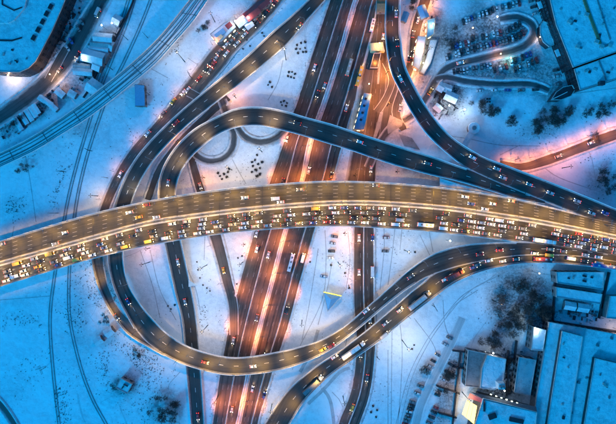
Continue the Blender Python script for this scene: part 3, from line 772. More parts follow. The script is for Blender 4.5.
for a in [(107, 30, 9, 'white yard lamp over the sheds beside the west street', 350, COOL), (117, 28, 9, 'pinkish yard lamp beside the wall near the west sheds', 500, (1, .8, .85)),
          (88, 62, 8, 'white yard lamp between the lower west sheds', 350, COOL), (55, 77, 7, 'orange lamp at the bend of the west street', 6500, (1, .5, .2)),
          (42, 68, 8, 'orange lamp at the rounded corner of the big roof', 6500, (1, .62, .35)), (14, 78, 7, 'pale lamp below the big roof at the left edge', 5000, (1, .6, .35)),
          (237, 26, 9, 'blazing white lamp on the forecourt of the station building', 3000, COOL), (250, 22, 8, 'second white lamp right of the station building', 1500, (1, .85, .85)),
          (378, 47, 8, 'golden lamp over the cream canopy by the north ramp', 2400, (1, .65, .25)), (430, 28, 8, 'yellow lamp beside the blue-roofed kiosk', 1600, (1, .8, .45)),
          (421, 66, 7, 'golden lamp by the pale roof strip', 1300, (1, .7, .3)), (446, 108, 8, 'white yard lamp right of the north ramp', 2600, COOL), (461, 112, 8, 'brightest white lamp below the parking lot trees', 3200, COOL),
          (470, 31, 6, 'lamp over the light patch between parking rows', 500, (1, .75, .6)), (494, 20, 6, 'lamp at the end of the upper parking row', 600, (.95, .85, .9)),
          (498, 56, 5, 'orange lamp beside the parking lot entrance', 2200, (1, .35, .08)), (508, 60, 5, 'greenish lamp beside the parking lot entrance', 1300, (.3, 1, .7)),
          (537.5, 39, 4, 'warm lamp at the round entrance apron', 1800, (1, .6, .35)), (614, 80, 6, 'greenish lamp at the right edge', 1100, (.8, 1, .6)),
          (528, 326, 11, 'glaring white lamp in the woodland beside the narrow building', 4200, (.8, 1, .95)), (534, 272, 8, 'yellowish lamp just below the flyover edge', 600, (1, .9, .6)),
          (497, 384, 13, 'white lamp beside the chimney on the blue roof', 1500, (.85, .95, 1)), (489, 350, 8, 'small white lamp above the pale blue roof', 700, COOL), (613, 328, 7, 'pinkish lamp at the far right beside the warehouses', 1300, (1, .7, .6)),
          (446, 240, 10, 'T-shaped white lamp just south of the flyover', 900, COOL), (368, 86, 6, 'small amber lamp beside the yellow bus', 900, (1, .6, .2)), (585, 185, 4, 'low lamp near the ramp edge', 0, COOL)][:-1]: floodlamp(*a)

# ------------------------------------------------------------------ vehicles
def veh_body(m, L, W, hb, z0, hood, mat=0, round_=.35):
    """lower body as a lofted hull"""
    st = [(-L/2, .78, .75), (-L/2+.25, .95, 1.0), (-L*.25, 1, 1), (0, 1, 1), (L*.22, 1, hood), (L/2-.35, .94, hood*.93), (L/2, .72, hood*.72)]
    k = len(m.v)
    for x, w, h in st:
        y = W/2*w; t = z0+(hb-z0)*h
        m.v += [Vector((x, -y*.93, z0)), Vector((x, -y, (z0+t)/2)), Vector((x, -y*.9, t)), Vector((x, y*.9, t)), Vector((x, y, (z0+t)/2)), Vector((x, y*.93, z0))]
    for i in range(len(st)-1):
        for j in range(6):
            a = k+i*6+j; b = k+i*6+(j+1) % 6
            m.f.append((a, a+6, b+6, b)); m.m.append(mat)
    m.f.append(tuple(k+j for j in range(6))); m.m.append(mat)
    m.f.append(tuple(k+(len(st)-1)*6+j for j in range(6))[::-1]); m.m.append(mat)
def wheels(t, xs, y, r=.33, me=[{}]):
    for x in xs:
        for s in (-1, 1):
            key = r
            if key not in me[0]:
                m = MB(); m.tube((0, -.11, 0), (0, .11, 0), r, r, 12); o = m.build('wheel', BLACK, t); me[0][key] = o.data
                o.location = (x, s*y, r)
            else:
                o = bpy.data.objects.new('wheel', me[0][key]); COL.objects.link(o); o.parent = t; o.location = (x, s*y, r)
def lampset(t, L, W, z, lit, hx=.0):
    for s in (-1, 1):
        m = MB(); m.box((L/2-.12, s*W*.38, z), (.26, .28, .18), taper=.8); m.build('headlight', HEAD if lit else GLASS, t)
        m = MB(); m.box((-L/2+.08, s*W*.37, z+.1), (.28, .34, .2), taper=.8); m.build('taillight', TAIL if lit else PAINTS['red'], t)
def make_car(kind, color, lit=True, snowy=False):
    t = empty('car' if lit else 'parked_car'); p = PAINTS[color]
    L, W, Ht, x0, x1 = {'saloon': (4.6, 1.82, 1.45, -1.55, 1.0), 'hatchback': (4.0, 1.75, 1.5, -1.75, .85), 'off-roader': (4.7, 1.92, 1.78, -2.1, 1.0)}[kind]
    hb = .92 if kind != 'off-roader' else 1.08
    m = MB(); veh_body(m, L, W, hb, .25, .92); 
    # roof panel
    cx = (x0+x1)/2; ln = x1-x0
    m.box((cx-.1, 0, Ht-.03), (ln*.62, W*.74, .07), taper=.94)
    for s in (-1, 1):
        m.box((x1-.15, s*(W/2+.08), hb+.08), (.2, .16, .14))
    m.build('body', p, t)
    m = MB(); m.box((cx, 0, (hb+Ht-.07)/2-.02), (ln, W*.88, Ht-.07-hb+.04), taper=.82, tx=.64); m.build('windows', GLASS, t)
    wheels(t, (-L*.31, L*.31), W/2-.12)
    lampset(t, L, W, .66, lit)
    if snowy:
        m = MB(); m.box((cx-.1, 0, Ht+.07), (ln*.6, W*.72, .13), taper=.85); m.box((x1+.55, 0, hb+.02), (.9, W*.7, .08), taper=.85); m.box((x0-.2, 0, hb+.05), (.5, W*.7, .08), taper=.8)
        m.build('snow_layer', SNOWR, t)
    if lit: beam(t, L/2+.1)
    return t
def beam(t, x, W=750, z=.7):
    light('SPOT', W, (1, .78, .5), t, (x, 0, z), .12, 75, (0, R(-79), 0), .9, name='headlight_beam')
def make_van(color, L=6.2, lit=True, name='van'):
    t = empty(name); p = PAINTS[color]; W = 2.1; Ht = 2.5
    m = MB(); m.box((-.4, 0, 1.4), (L-.8, W, 2.1), taper=.94, tx=.99); veh_body(m, L, W, 1.25, .35, .9); m.build('body', p, t)
    m = MB(); m.box((L/2-1.05, 0, 1.75), (1.1, W*.92, 1.0), taper=.85, tx=.45); m.build('windscreen', GLASS, t)
    wheels(t, (-L*.3, L*.32), W/2-.12, .38); lampset(t, L, W, .8, lit)
    if lit: beam(t, L/2+.1)
    return t
def make_bus(color, L=12, lit=True, name='bus', artic=False):
    t = empty(name); p = PAINTS[color]; W = 2.5; Ht = 3.1
    segs = [(-L/2, L/2)] if not artic else [(-L/2, -.6), (.6, L/2)]
    m = MB()
    for a, b in segs: m.box(((a+b)/2, 0, 1.75), (b-a, W, 2.7), taper=.93, tx=.99)
    m.build('body', p, t)
    if artic:
        m = MB(); 
        for q in range(5): m.box((-.48+q*.24, 0, 1.7), (.12, W*(.9 if q % 2 else .82), 2.5))
        m.build('bellows', BLACK, t)
    m = MB()
    for a, b in segs:
        m.box(((a+b)/2, 0, 2.05), (b-a-.5, W+.02, .85), taper=.97)
    m.build('windows', GLASS, t)
    m = MB(); m.box((L/2-.02, 0, 1.9), (.2, W*.86, 1.3)); m.build('windscreen', GLASS, t)
    for q in (-.28, .05, .3):
        m = MB(); m.box((q*L, 0, 3.2), (1.3, 1.1, .22), taper=.85); m.build('roof_hatch', CONCL if color != 'white' else STEEL, t)
    wheels(t, (-L*.3, L*.32), W/2-.15, .48)
    for s in (-1, 1):
        m = MB(); m.box((L/2+.02, s*.9, .8), (.3, .4, .25)); m.build('headlight', HEAD if lit else GLASS, t)
        m = MB(); m.box((-L/2-.02, s*.95, 1.0), (.25, .3, .3)); m.build('taillight', TAIL, t)
    if lit: beam(t, L/2+.3)
    return t
def make_truck(cab, box, L=16, lit=True, boxmat=None):
    t = empty('lorry'); p = PAINTS[cab]; W = 2.5
    m = MB(); m.box((L/2-1.1, 0, 1.85), (2.2, 2.4, 2.6), taper=.9, tx=.92); m.box((L/2-1.3, 0, 3.3), (1.4, 2.0, .5), taper=.8, tx=.5); m.build('cab', p, t)
    m = MB(); m.box((L/2-.06, 0, 2.2), (.25, 2.1, .9)); m.build('windscreen', GLASS, t)
    m = MB(); bl = L-3.3; m.box((-L/2+bl/2, 0, 2.55), (bl, W, 2.8)); m.box((-L/2+bl/2, 0, 3.99), (bl-.3, W-.3, .08)); m.build('trailer', boxmat or PAINTS[box], t)
    m = MB(); 
    for q in range(5): m.box((-L/2+bl*(q+.5)/5, 0, 3.98), (.12, W+.04, .14))
    m.build('trailer_rib', STEEL, t)
    m = MB(); m.box((0, 0, .95), (L-1.2, .9, .3)); m.build('chassis', BLACK, t)
    wheels(t, (-L*.42, -L*.34, L*.27, L*.42), W/2-.15, .5)
    for s in (-1, 1):
        m = MB(); m.box((L/2+.05, s*.9, .8), (.35, .45, .25)); m.build('headlight', HEAD if lit else GLASS, t)
        m = MB(); m.box((-L/2-.03, s*1.0, 1.0), (.2, .3, .25)); m.build('taillight', TAIL, t)
    if lit: beam(t, L/2+.3)
    return t
protos = {}
def spawn(key, maker, *a, **k):
    if key not in protos:
        protos[key] = maker(*a, **k); return protos[key]
    return copy_tree(protos[key])
def orient(o, pos, d, dz=.03):
    o.location = pos+Vector((0, 0, dz)); o.rotation_mode = 'XYZ'
    o.rotation_euler = (0, -math.atan2(d.z, math.hypot(d.x, d.y)), math.atan2(d.y, d.x))

COLS = ['white', 'silver', 'grey', 'black', 'red', 'blue', 'yellow', 'beige']
CW = [26, 18, 16, 18, 5, 6, 3, 5]
def rc(): return random.choices(COLS, CW)[0]
def rk(): return random.choices(['saloon', 'hatchback', 'off-roader'], [5, 3, 4])[0]
def car(kind, color, lit=True, snowy=False): return spawn(('car', kind, color, lit, snowy), make_car, kind, color, lit, snowy)

def label_run(items, where, group, vertical=False):
    """items: list of (sortkey, object, 'white saloon', category): ordinals among look-alikes"""
    cnt = {}; tot = {}
    for it in items: tot[it[2]] = tot.get(it[2], 0)+1
    items.sort(key=lambda a: a[0])
    side = 'top' if vertical else 'left'
    for k, o, desc, cat in items:
        cnt[desc] = cnt.get(desc, 0)+1
        lab = f"{ordw(cnt[desc])} {desc} from {side} {where}" if tot[desc] > 1 else f"only {desc} {where}"
        tag(o, lab, cat, group)

def traffic(road, fracs, where, dens, group, reverse=False, d0=2, d1=None, vertical=False, avoid=()):
    d1 = road.len if d1 is None else d1
    lane_names = {1: [''], 2: ['left lane ', 'right lane '], 3: ['left lane ', 'middle lane ', 'right lane '], 4: ['']*4, 5: ['']*5}
    runs = []
    for li, f in enumerate(fracs):
        d = d0+random.random()*12; items = []
        while d < d1-3:
            p, t = road.at(d, f)
            ok = abs(p.x) < 207 and abs(p.y) < 143 and not any((p-Vector(a)).length < r for a, r in avoid)
            if ok:
                k, c = rk(), rc()
                if random.random() < .09: k = 'van'; c = random.choice(['white', 'white', 'silver', 'yellow']); o = spawn(('van', c), make_van, c, 5.4)
                else: o = car(k, c)
                p2, _ = road.at(d, f+random.uniform(-.012, .012)); orient(o, p2, -t if reverse else t)
                items.append(((-p.y if vertical else p.x), o, f'{c} {k}', 'van' if k == 'van' else 'car'))
            d += dens(d, p)
        runs.append(items)
    return runs

# --- the jam on the south carriageway
LN = ['in the topmost lane of the jam', 'in the second lane of the jam', 'in the third lane of the jam', 'in the lowest lane of the jam']
def jam_gap(d, p):
    px = p.x*PXM*H/(H-12)+308
    base = 11.5 if px < 160 else 9.6 if px < 300 else 8.0 if px < 430 else 7.4
    return base*random.choice([.85, .95, 1, 1.1, 1.35, 1.9])
BUSP = [(424, 224), (541, 241.5)]
av = [(P(x, y, 12), 10) for x, y in BUSP]
runs = traffic(roadM2, (.13, .37, .62, .86), '', jam_gap, 'cars in the jam', avoid=av)
for i, it in enumerate(runs): label_run(it, LN[i], 'cars queueing on the flyover')
rj = Road([(a, b, 4) for a, b in [(530, 250), (560, 254), (590, 259), (625, 265)]], zmain, .06)
it = traffic(rj, (-.3, 1.2), '', lambda d, p: 9.5*random.choice([.9, 1, 1.5]), '')
label_run(it[0]+it[1], 'in the merge below the jam at right', 'cars merging at the right edge')
# --- free-flowing carriageway
runs = traffic(roadM1, (.12, .32, .5, .7, .9), '', lambda d, p: random.uniform(60, 170), '')
label_run(sum(runs, []), 'on the free upper carriageway of the golden flyover', 'cars on the free carriageway')

def put(road, px, py, o, desc, where, cat, rev=False, group=None, dz=.03):
    d, f = road.near(px, py); p, t = road.at(d, f); orient(o, p, -t if rev else t, dz)
    return (p.x, o, desc, cat)
def at_list(road, lst, where, group, rev=False, vertical=False):
    out = []
    for (px, py, *rest) in lst:
        c = rest[0] if rest else rc(); k = rk()
        d, f = road.near(px, py); p, t = road.at(d, f)
        o = car(k, c); orient(o, p, -t if rev else t)
        out.append((-p.y if vertical else p.x, o, f'{c} {k}', 'car'))
    label_run(out, where, group, vertical)
at_list(roadB, [(472, 157), (497, 169), (501, 177), (528, 184), (577, 201), (606, 213), (396, 14), (397, 43), (400, 78), (590, 213), (550, 193)], 'on the ramp at upper right', 'cars on the north ramp', rev=True)
at_list(roadC, [(430, 164), (360, 142), (300, 124), (178, 262), (185, 300), (198, 416, 'red'), (168, 184)], 'on the loop ramp', 'cars on the loop ramp')
at_list(roadU, [(176, 123, 'red'), (255, 366), (332, 345), (366, 311), (322, 350), (410, 277), (128, 245), (128, 300), (205, 362), (299, 28), (500, 250, 'red'), (480, 254)], 'on the U-shaped viaduct', 'cars on the U-shaped viaduct')
at_list(roadF, [(335, 356), (384, 325), (401, 308), (446, 278), (472, 268), (476, 265), (487, 261), (503, 261), (517, 259)], 'on the lorry ramp', 'cars on the lorry ramp')
at_list(roadE2, [(98, 250), (118, 318)], 'on the narrow ramp left of the U-shaped viaduct', 'cars on the narrow ramp')
at_list(jroad, [(223, 268, 'yellow'), (200, 185)], 'on the slip road', 'cars on the slip road')
at_list(hroad, [(359, 238, 'white'), (359, 272, 'white'), (374, 240, 'blue'), (370, 320), (353, 405, 'yellow'), (367, 378), (361, 352), (383, 38), (371, 168)], 'on the vertical service road', 'cars on the service road', vertical=True)
at_list(k3, [(413, 35), (412, 55), (416, 45, 'red'), (409, 58), (418, 20), (405, 110)], 'on the orange side street at top', 'cars on the orange side street', vertical=True)
at_list(kroad, [(460, 63), (430, 92, 'yellow')], 'on the dark side street', 'cars on the dark side street')
at_list(west, [(98, 15, 'green'), (80, 55), (60, 70)], 'on the west street', 'cars on the west street')
at_list(east, [(556, 157), (590, 143)], 'on the pink-lit east street', 'cars on the east street')
el = [(173, 96, 'yellow'), (183, 85, 'white'), (187, 82, 'white'), (197, 72, 'red'), (205, 64, 'black'), (210, 59, 'black'), (215, 54, 'silver'), (219, 50, 'grey'), (226, 43, 'white'), (231, 38), (228, 62), (212, 77), (214, 66, 'red'), (245, 41, 'silver'), (254, 23), (257, 31), (246, 26, 'white'), (236, 34, 'grey'), (262, 12, 'yellow'), (270, 7, 'white'), (266, 22), (281, 4), (163, 109), (148, 130), (275, 12, 'red'), (238, 52), (120, 172)]
at_list(road_e, el, 'on the feeder road at top left', 'cars queueing on the feeder road')
def hgap(lo, hi): return lambda d, p: random.uniform(lo, hi)
avL = []
r1 = traffic(hwyL, (.1, .27, .43, .7, .88), '', hgap(60, 190), '', vertical=True); label_run(sum(r1, []), 'on the southbound highway', 'cars on the left highway carriageway', True)
avR = [(P(349, 67), 9), (P(361, 77), 13), (P(291, 262), 9), (P(373, 30), 9)]
r2 = traffic(hwyR, (.1, .27, .45, .77, .9), '', hgap(55, 170), '', vertical=True, reverse=True, avoid=avR); label_run(sum(r2, []), 'on the northbound highway', 'cars on the right highway carriageway', True)

# --- lorries, buses, vans
def big(road, px, py, o, label, cat, rev=False):
    put(road, px, py, o, '', '', cat, rev); tag(o, label, cat)
big(roadF, 352, 351, make_truck('white', 'white', 17), 'long white lorry on the ramp above the service road', 'lorry')
big(roadF, 313, 384, make_truck('white', 'grey', 16), 'lorry with a grey trailer at the lower left of the lorry ramp', 'lorry')
big(roadF, 420, 299, make_truck('beige', 'silver', 17), 'lorry with a silver trailer below the U-shaped viaduct merge', 'lorry')
big(roadF, 453, 276, make_truck('red', 'red', 12, boxmat=REDM), 'short lorry with a dark red box in the merge', 'lorry')
big(roadF, 545, 259, make_bus('red', 12.5), 'dark red bus on the lowest merge lane', 'bus')
big(roadF, 602, 266, make_bus('blue', 16), 'long blue-roofed bus at the right edge of the merge', 'bus')
big(roadM2, 541, 241, make_truck('white', 'white', 14), 'white lorry stuck in the jam near the right merge', 'lorry')
big(roadM2, 424, 225, make_bus('white', 10), 'white bus in the jam above the snowy field', 'bus')
big(hwyR, 349, 67, make_bus('beige', 11), 'beige bus on the right highway carriageway', 'bus', True)
big(hwyR, 361, 78, make_bus('yellow', 13, artic=True), 'yellow articulated bus at the kerb below the dark canopy', 'bus', True)
big(hwyR, 373, 30, make_bus('white', 8), 'white minibus at the kerb left of the north ramp', 'bus', True)
big(hwyR, 291, 262, make_bus('white', 12), 'pale bus heading up the highway south of the flyover', 'bus', True)
big(hroad, 373, 273, make_van('white', 7.5), 'white van on the right side of the service road', 'van')
big(hwyR, 303, 259, make_van('white'), 'white van at the outer edge of the highway below the flyover', 'van', True)
big(roadM2, 20, 276, make_van('white'), 'white van at the left end of the jam', 'van')
big(road_e, 252, 14, make_truck('red', 'red', 13, boxmat=REDM), 'dark red lorry parked at the top of the feeder road', 'lorry')
big(roadF, 385, 337, make_van('silver'), 'silver van beside the parapet of the lorry ramp', 'van')

# --- parked cars
def parked_row(x0, y0, x1, y1, n, ang, where, group, skip=(), cols=None):
    """ang = heading of the cars in degrees measured in the picture"""
    items = []
    for i in range(n):
        if i in skip: continue
        t = i/max(1, n-1); px = x0+(x1-x0)*t+random.uniform(-.3, .3); py = y0+(y1-y0)*t+random.uniform(-.5, .5)
        c = random.choice(['black', 'black', 'black', 'grey', 'grey', 'grey', 'blue', 'silver', 'red', 'white']); k = rk(); sn = random.random() < .15
        o = car(k, c, False, sn)
        a = R(-ang+random.uniform(-4, 4))+(math.pi if random.random() < .5 else 0)
        o.location = P(px, py)+Vector((0, 0, .0)); o.rotation_euler = (0, 0, a)
        items.append((px, o, f"parked {c} {k}{' under snow' if sn else ''}", 'parked car'))
    label_run(items, where, group)
parked_row(479, 16, 496, 9, 6, 80, 'in the topmost row of the car park', 'cars parked in the north-east car park')
parked_row(502, 8, 519, 3, 6, 80, 'in the short row at the top edge', 'cars parked in the north-east car park')
parked_row(472, 39, 500, 33, 9, 80, 'in the second row of the car park', 'cars parked in the north-east car park', skip=(2, 5))
parked_row(506, 32, 519, 24, 5, 75, 'in the row beside the inner bend', 'cars parked in the north-east car park')
parked_row(455, 54, 512, 39, 19, 78, 'in the long row above the dark street', 'cars parked in the north-east car park', skip=(3,))
parked_row(515, 38, 523, 33, 3, 70, 'at the bend of the dark street', 'cars parked in the north-east car park')
parked_row(454, 72, 476, 69, 8, 80, 'in the row just below the dark street', 'cars parked in the north-east car park', skip=(5,))
parked_row(481, 67, 490, 65, 4, 80, 'in the cluster below the dark street', 'cars parked in the north-east car park')
parked_row(511, 63, 530, 54, 6, 78, 'in the row right of the greenish lamp', 'cars parked in the north-east car park', skip=(2,))
parked_row(515, 70, 536, 61, 6, 78, 'in the lowest short row of the car park', 'cars parked in the north-east car park', skip=(2,))
parked_row(463, 22, 474, 18, 5, 80, 'left of the topmost row', 'cars parked in the north-east car park')
parked_row(452, 47, 468, 43, 7, 80, 'above the left half of the long row', 'cars parked in the north-east car park', skip=(4,))
parked_row(494, 70, 506, 67, 5, 78, 'between the two short lower rows', 'cars parked in the north-east car park', skip=(1,))
parked_row(446, 58, 449, 57, 2, 80, 'at the left end of the car park', 'cars parked in the north-east car park')
parked_row(531, 1, 535, 14, 3, -15, 'beside the dark facade at the top', 'cars parked along the dark facade')
parked_row(556, 70, 558, 84, 3, -10, 'beside the lower end of the dark facade', 'cars parked along the dark facade')
parked_row(480, 91, 535, 90, 5, 0, 'along the snowy kerb below the car park', 'cars parked below the car park')
parked_row(412.5, 402, 405, 424, 8, 12, 'in the tight lower row', 'cars parked in the lower car park')
parked_row(433, 361, 427, 370, 3, 25, 'in the middle cluster of the lower car park', 'cars parked in the lower car park')
parked_row(449, 338, 437, 355, 4, 30, 'at the top of the lower car park', 'cars parked in the lower car park', skip=(2,))
parked_row(414, 398, 409, 410, 4, 14, 'just above the tight lower row', 'cars parked in the lower car park') if False else None
parked_row(420, 386, 417, 393, 2, 22, 'in the left pair of the lower car park', 'cars parked in the lower car park')
parked_row(451, 364, 437, 395, 5, 25, 'in the upper right row of the lower car park', 'cars parked in the lower car park', skip=(3,))
parked_row(436, 407, 429, 422, 4, 20, 'in the lower right row of the lower car park', 'cars parked in the lower car park')
parked_row(334, 236, 330, 258, 4, 5, 'on the snow left of the service road', 'cars left on the snow')
parked_row(324, 276, 325, 276, 1, 5, 'alone on the snow above the triangular tent', 'cars left on the snow')
parked_row(386, 238, 385, 251, 2, 0, 'on the snow right of the service road', 'cars left on the snow')
parked_row(52, 44, 72, 12, 7, 60, 'in the yard right of the big roof', 'cars parked in the west yard')
parked_row(68, 48, 82, 22, 5, 60, 'beside the west street', 'cars parked beside the west street', skip=(2,))
def parked_big(px, py, ang, o, label, cat):
    o.location = P(px, py); o.rotation_euler = (0, 0, R(-ang)); tag(o, label, cat)
parked_big(499, 78, 2, make_van('grey', 6.5, False), 'grey van parked alone below the car park cluster', 'van')
parked_big(60, 24, 120, make_van('white', 6, False), 'white van parked in the yard right of the big roof', 'van')
parked_big(98, 13, 115, make_van('silver', 6.5, False), 'silver van parked at the right side of the west street', 'van')
parked_big(376, 298, 92, make_van('silver', 6.5, False), 'silver van parked at the service road below the white van', 'van')

# ------------------------------------------------------------------ buildings
def pxpoly(pts, z): return [P(x, y, z) for x, y in pts]
def rectpx(cx, cy, l, w, ang):
    a = R(ang); ux, uy = math.cos(a), math.sin(a)
    return [(cx+ux*l/2*sx-uy*w/2*sy, cy+uy*l/2*sx+ux*w/2*sy) for sx, sy in ((-1, -1), (1, -1), (1, 1), (-1, 1))]
def building(name, label, cat, poly, h, wall=None, roof=None, rim=True, win=(), winmat=None, storey=3.4, z0=0.0, extra=None):
    base = P(*poly[0], h); t = tag(empty(name, (base.x, base.y, 0)), label, cat)
    off = -t.location; pts = pxpoly(poly, h); n = len(pts)
    area = sum(pts[i].x*pts[(i+1) % n].y-pts[(i+1) % n].x*pts[i].y for i in range(n))
    if area < 0: pts = pts[::-1]
    m = MB(); m.prism(pts, z0, h-.25); m.build('wall', wall or BRICKW, t).location = off
    c = sum(pts, Vector())/n
    inn = [p+(c-p).normalized()*.35 for p in pts]
    m = MB(); m.prism(inn, h-.25, h-.02 if rim else h+.12); m.build('roof', roof or SNOWR, t).location = off
    if rim:
        m = MB()
        for i in range(n):
            a, b = pts[i], pts[(i+1) % n]; d = (b-a).normalized(); nn = Vector((-d.y, d.x, 0))
            m.prism([a-nn*.06, b-nn*.06, b+nn*.3, a+nn*.3], h-.3, h+.45+.003*i)
        m.build('parapet', CONC, t).location = off
    me = None
    for i in range(n):
        a, b = pts[i], pts[(i+1) % n]
        if win != 'all' and i not in win: continue
        L = (b-a).length; d = (b-a).normalized(); k = int(L//3.6); nn = Vector((d.y, -d.x, 0)); s = 0
        for fl in range(max(1, int((h-z0)//storey))):
            for q in range(k):
                p = a+d*(L*(q+.5)/k)
                if me is None:
                    w = MB(); w.box((0, 0, 0), (1.9, .12, 1.5)); w.box((0, -.05, -.82), (2.1, .25, .1)); o = w.build('window', winmat or GLASS, t); me = o.data
                else:
                    o = bpy.data.objects.new('window', me); COL.objects.link(o); o.parent = t
                o.location = Vector((p.x, p.y, z0+fl*storey+1.9))+nn*.05+off; o.rotation_euler = (0, 0, math.atan2(d.y, d.x))
                s += 1
                if s > 60: break
    t['off'] = 0
    del t['off']
    return t, off
def roof_unit(t, off, px, py, z, l, w, h, ang, name='roof_unit', mat=None, cap=True):
    c = P(px, py, z); m = MB(); M = Matrix.Translation(c) @ Matrix.Rotation(R(-ang), 4, 'Z')
    m.box((0, 0, h/2), (l, w, h), M=M)
    if cap: m.box((0, 0, h+.06), (l+.2, w+.2, .12), M=M)
    m.build(name, mat or CONC, t).location = off
def shed(px, py, l, w, h, ang, label, cat='shed', wall=None, roof=None, name='shed', pitch=.25):
    """gabled roof, sizes in metres, ang in picture degrees"""
    c = P(px, py, h); t = tag(empty(name, (c.x, c.y, 0), R(-ang)), label, cat)
    m = MB(); m.box((0, 0, h/2), (l, w, h)); rh = w*pitch
    m.poly([Vector((l/2, -w/2, h)), Vector((l/2, w/2, h)), Vector((l/2, 0, h+rh))]); m.poly([Vector((-l/2, w/2, h)), Vector((-l/2, -w/2, h)), Vector((-l/2, 0, h+rh))])
    m.build('wall', wall or BRICKW, t)
    for s in (-1, 1):
        m = MB(); e = .35
        a = [Vector((-l/2-e, 0, h+rh+.06)), Vector((l/2+e, 0, h+rh+.06)), Vector((l/2+e, s*(w/2+e), h-.05*s*s)), Vector((-l/2-e, s*(w/2+e), h-.05))]
        up = Vector((0, 0, .22)); b = [p+up for p in a]
        m.poly(b if s < 0 else b[::-1]); m.poly(a)
        for i in range(4): m.poly([a[i], a[(i+1) % 4], b[(i+1) % 4], b[i]])
        m.build('roof_slope', roof or SNOWR, t)
    m = MB(); m.box((l/2+.03, 0, 1.2), (.1, min(2.4, w*.5), 2.3)); m.build('door', STEEL, t)
    for s in (-1, 1):
        for q in range(max(1, int(l//4))):
            m = MB(); m.box((-l/2+(q+.5)*l/max(1, int(l//4)), s*(w/2+.03), h*.6), (1.3, .1, 1.0)); m.build('window', GLASS, t)
    return t

# 1 big rounded roof, top left
b1, o1 = building('depot_building', 'big snow-covered flat roof with a rounded corner at top left', 'building', [(-60, -30), (77, -30), (62, 8), (52, 31), (42, 50), (36, 61), (29, 68), (20, 72), (8, 72), (-60, 66)], 12, wall=DARKW, win='all')
for i, (x, y) in enumerate([(51, 7), (47, 14), (43, 22), (38.5, 30), (34, 38)]): roof_unit(b1, o1, x, y, 12, 3.3, 2.4, .9, 118, 'skylight', GLASS, False); roof_unit(b1, o1, x, y, 12, 3.9, 3.0, .45, 118, 'skylight_frame', CONC, False)
m = MB(); m.prism(pxpoly([(-60, -30), (32, -30), (26, 0), (24, 8), (14, 20), (8, 23), (-60, 22)], 13.4), 11.9, 13.4); m.build('upper_roof', SNOWR, b1).location = o1
m = MB(); m.prism(pxpoly([(-60, 38), (12, 40), (22, 37.2), (22, 38.4), (12, 41.4), (-60, 40)], 12), 11.9, 12.5); m.build('expansion_rib', DARKW, b1).location = o1
m = MB(); m.prism(pxpoly([(2, -30), (2.8, -30), (2.8, 4), (14, 10), (22, 7), (22.4, 7.8), (14, 11), (2, 5)], 13.4), 13.3, 13.9); m.build('roof_duct', DARKW, b1).location = o1
for (x, y) in [(64, 12), (59.5, 21.5), (53, 34)]:
    c = P(x, y, 4); m = MB(); m.box((0, 0, 0), (1.6, 2.2, .6), M=Matrix.Translation(c) @ Matrix.Rotation(R(-118), 4, 'Z')); m.build('lit_sign', WINW, b1).location = o1
# west sheds between street and wall
WS = [(103, 38, 12, 6, 4, 5, 'long low shed nearest the top of the west yard'), (101, 44, 13, 5, 3.5, 5, 'second low shed of the west yard'), (99, 49.5, 12, 4, 3.5, 5, 'third low shed of the west yard'),
      (93, 57, 14, 8, 5, 15, 'wide shed with the brightest snow roof of the west yard'), (82, 66, 11, 3, 3, 5, 'narrow shed left in the lower west yard'), (83, 72, 12, 4, 3.5, 5, 'lowest narrow shed of the west yard'),
      (110, 46, 4, 6, 3, 20, 'small hut against the west yard wall'), (104, 57, 4, 7, 3.5, 25, 'upright hut against the west yard wall'), (97, 66, 5, 6, 4, 25, 'square hut in the lower west yard'),
      (117, 20, 5, 6, 4, 30, 'dark hut beside the railway wall')]
for i_, a in enumerate(WS): shed(*a, roof=[BALLAST, SLUSH, BALLAST][i_ % 3])
shed(95, 88, 10, 9, 4, 35, 'hut with the smooth rounded snow heap below the west yard', roof=SNOWR)
w = MB()
wr = Road([(135, -20, 1), (134, 0, 1), (118, 35, 1), (103, 62, 1), (88, 92, 1), (84, 98, 1)], 0, 0)
t = tag(side_strip(wr, -1, [(0, 0), (0, 2.4), (.3, 2.4), (.3, 0)]).build('boundary_wall', DARKW), 'dark boundary wall between the west yard and the railway', 'wall')
for i, (x, y, l, wd) in enumerate([(18, 124, 9, 2.6), (24, 118.5, 8, 2.5), (29, 115.5, 8, 2.5), (33, 112, 7.5, 2.5), (36, 109, 7, 2.5)]):
    shed(x, y, l, wd, 2.7, 58, f"{ordw(i+1)} long container from the left below the west street", 'container', wall=[TEAL, REDM, BRICKW, TEAL, BRICKW][i], name='container', pitch=.06)
for a in [(46, 101, 9, 3, 3, 35, 'pale container beside the dark truck bay'), (52, 106, 8, 3, 3, 42, 'dark container beside the pale one'), (42, 99, 5, 3, 3, 35, 'small container nearest the west street bend'), (60, 93, 6, 4, 3, 40, 'container on the street side of the rail viaduct'), (72, 94, 5, 4, 3, 30, 'small dark hut above the rail viaduct')]: shed(*a, 'container', name='container', pitch=.06)
# blue flat roof by the pole
building('flat_kiosk', 'small building with a plain blue rectangular roof below the rail viaduct', 'building', [(134.5, 84), (144.5, 85), (145, 106), (135, 106)], 4, roof=TEAL, rim=False, win=(0, 1, 2, 3))
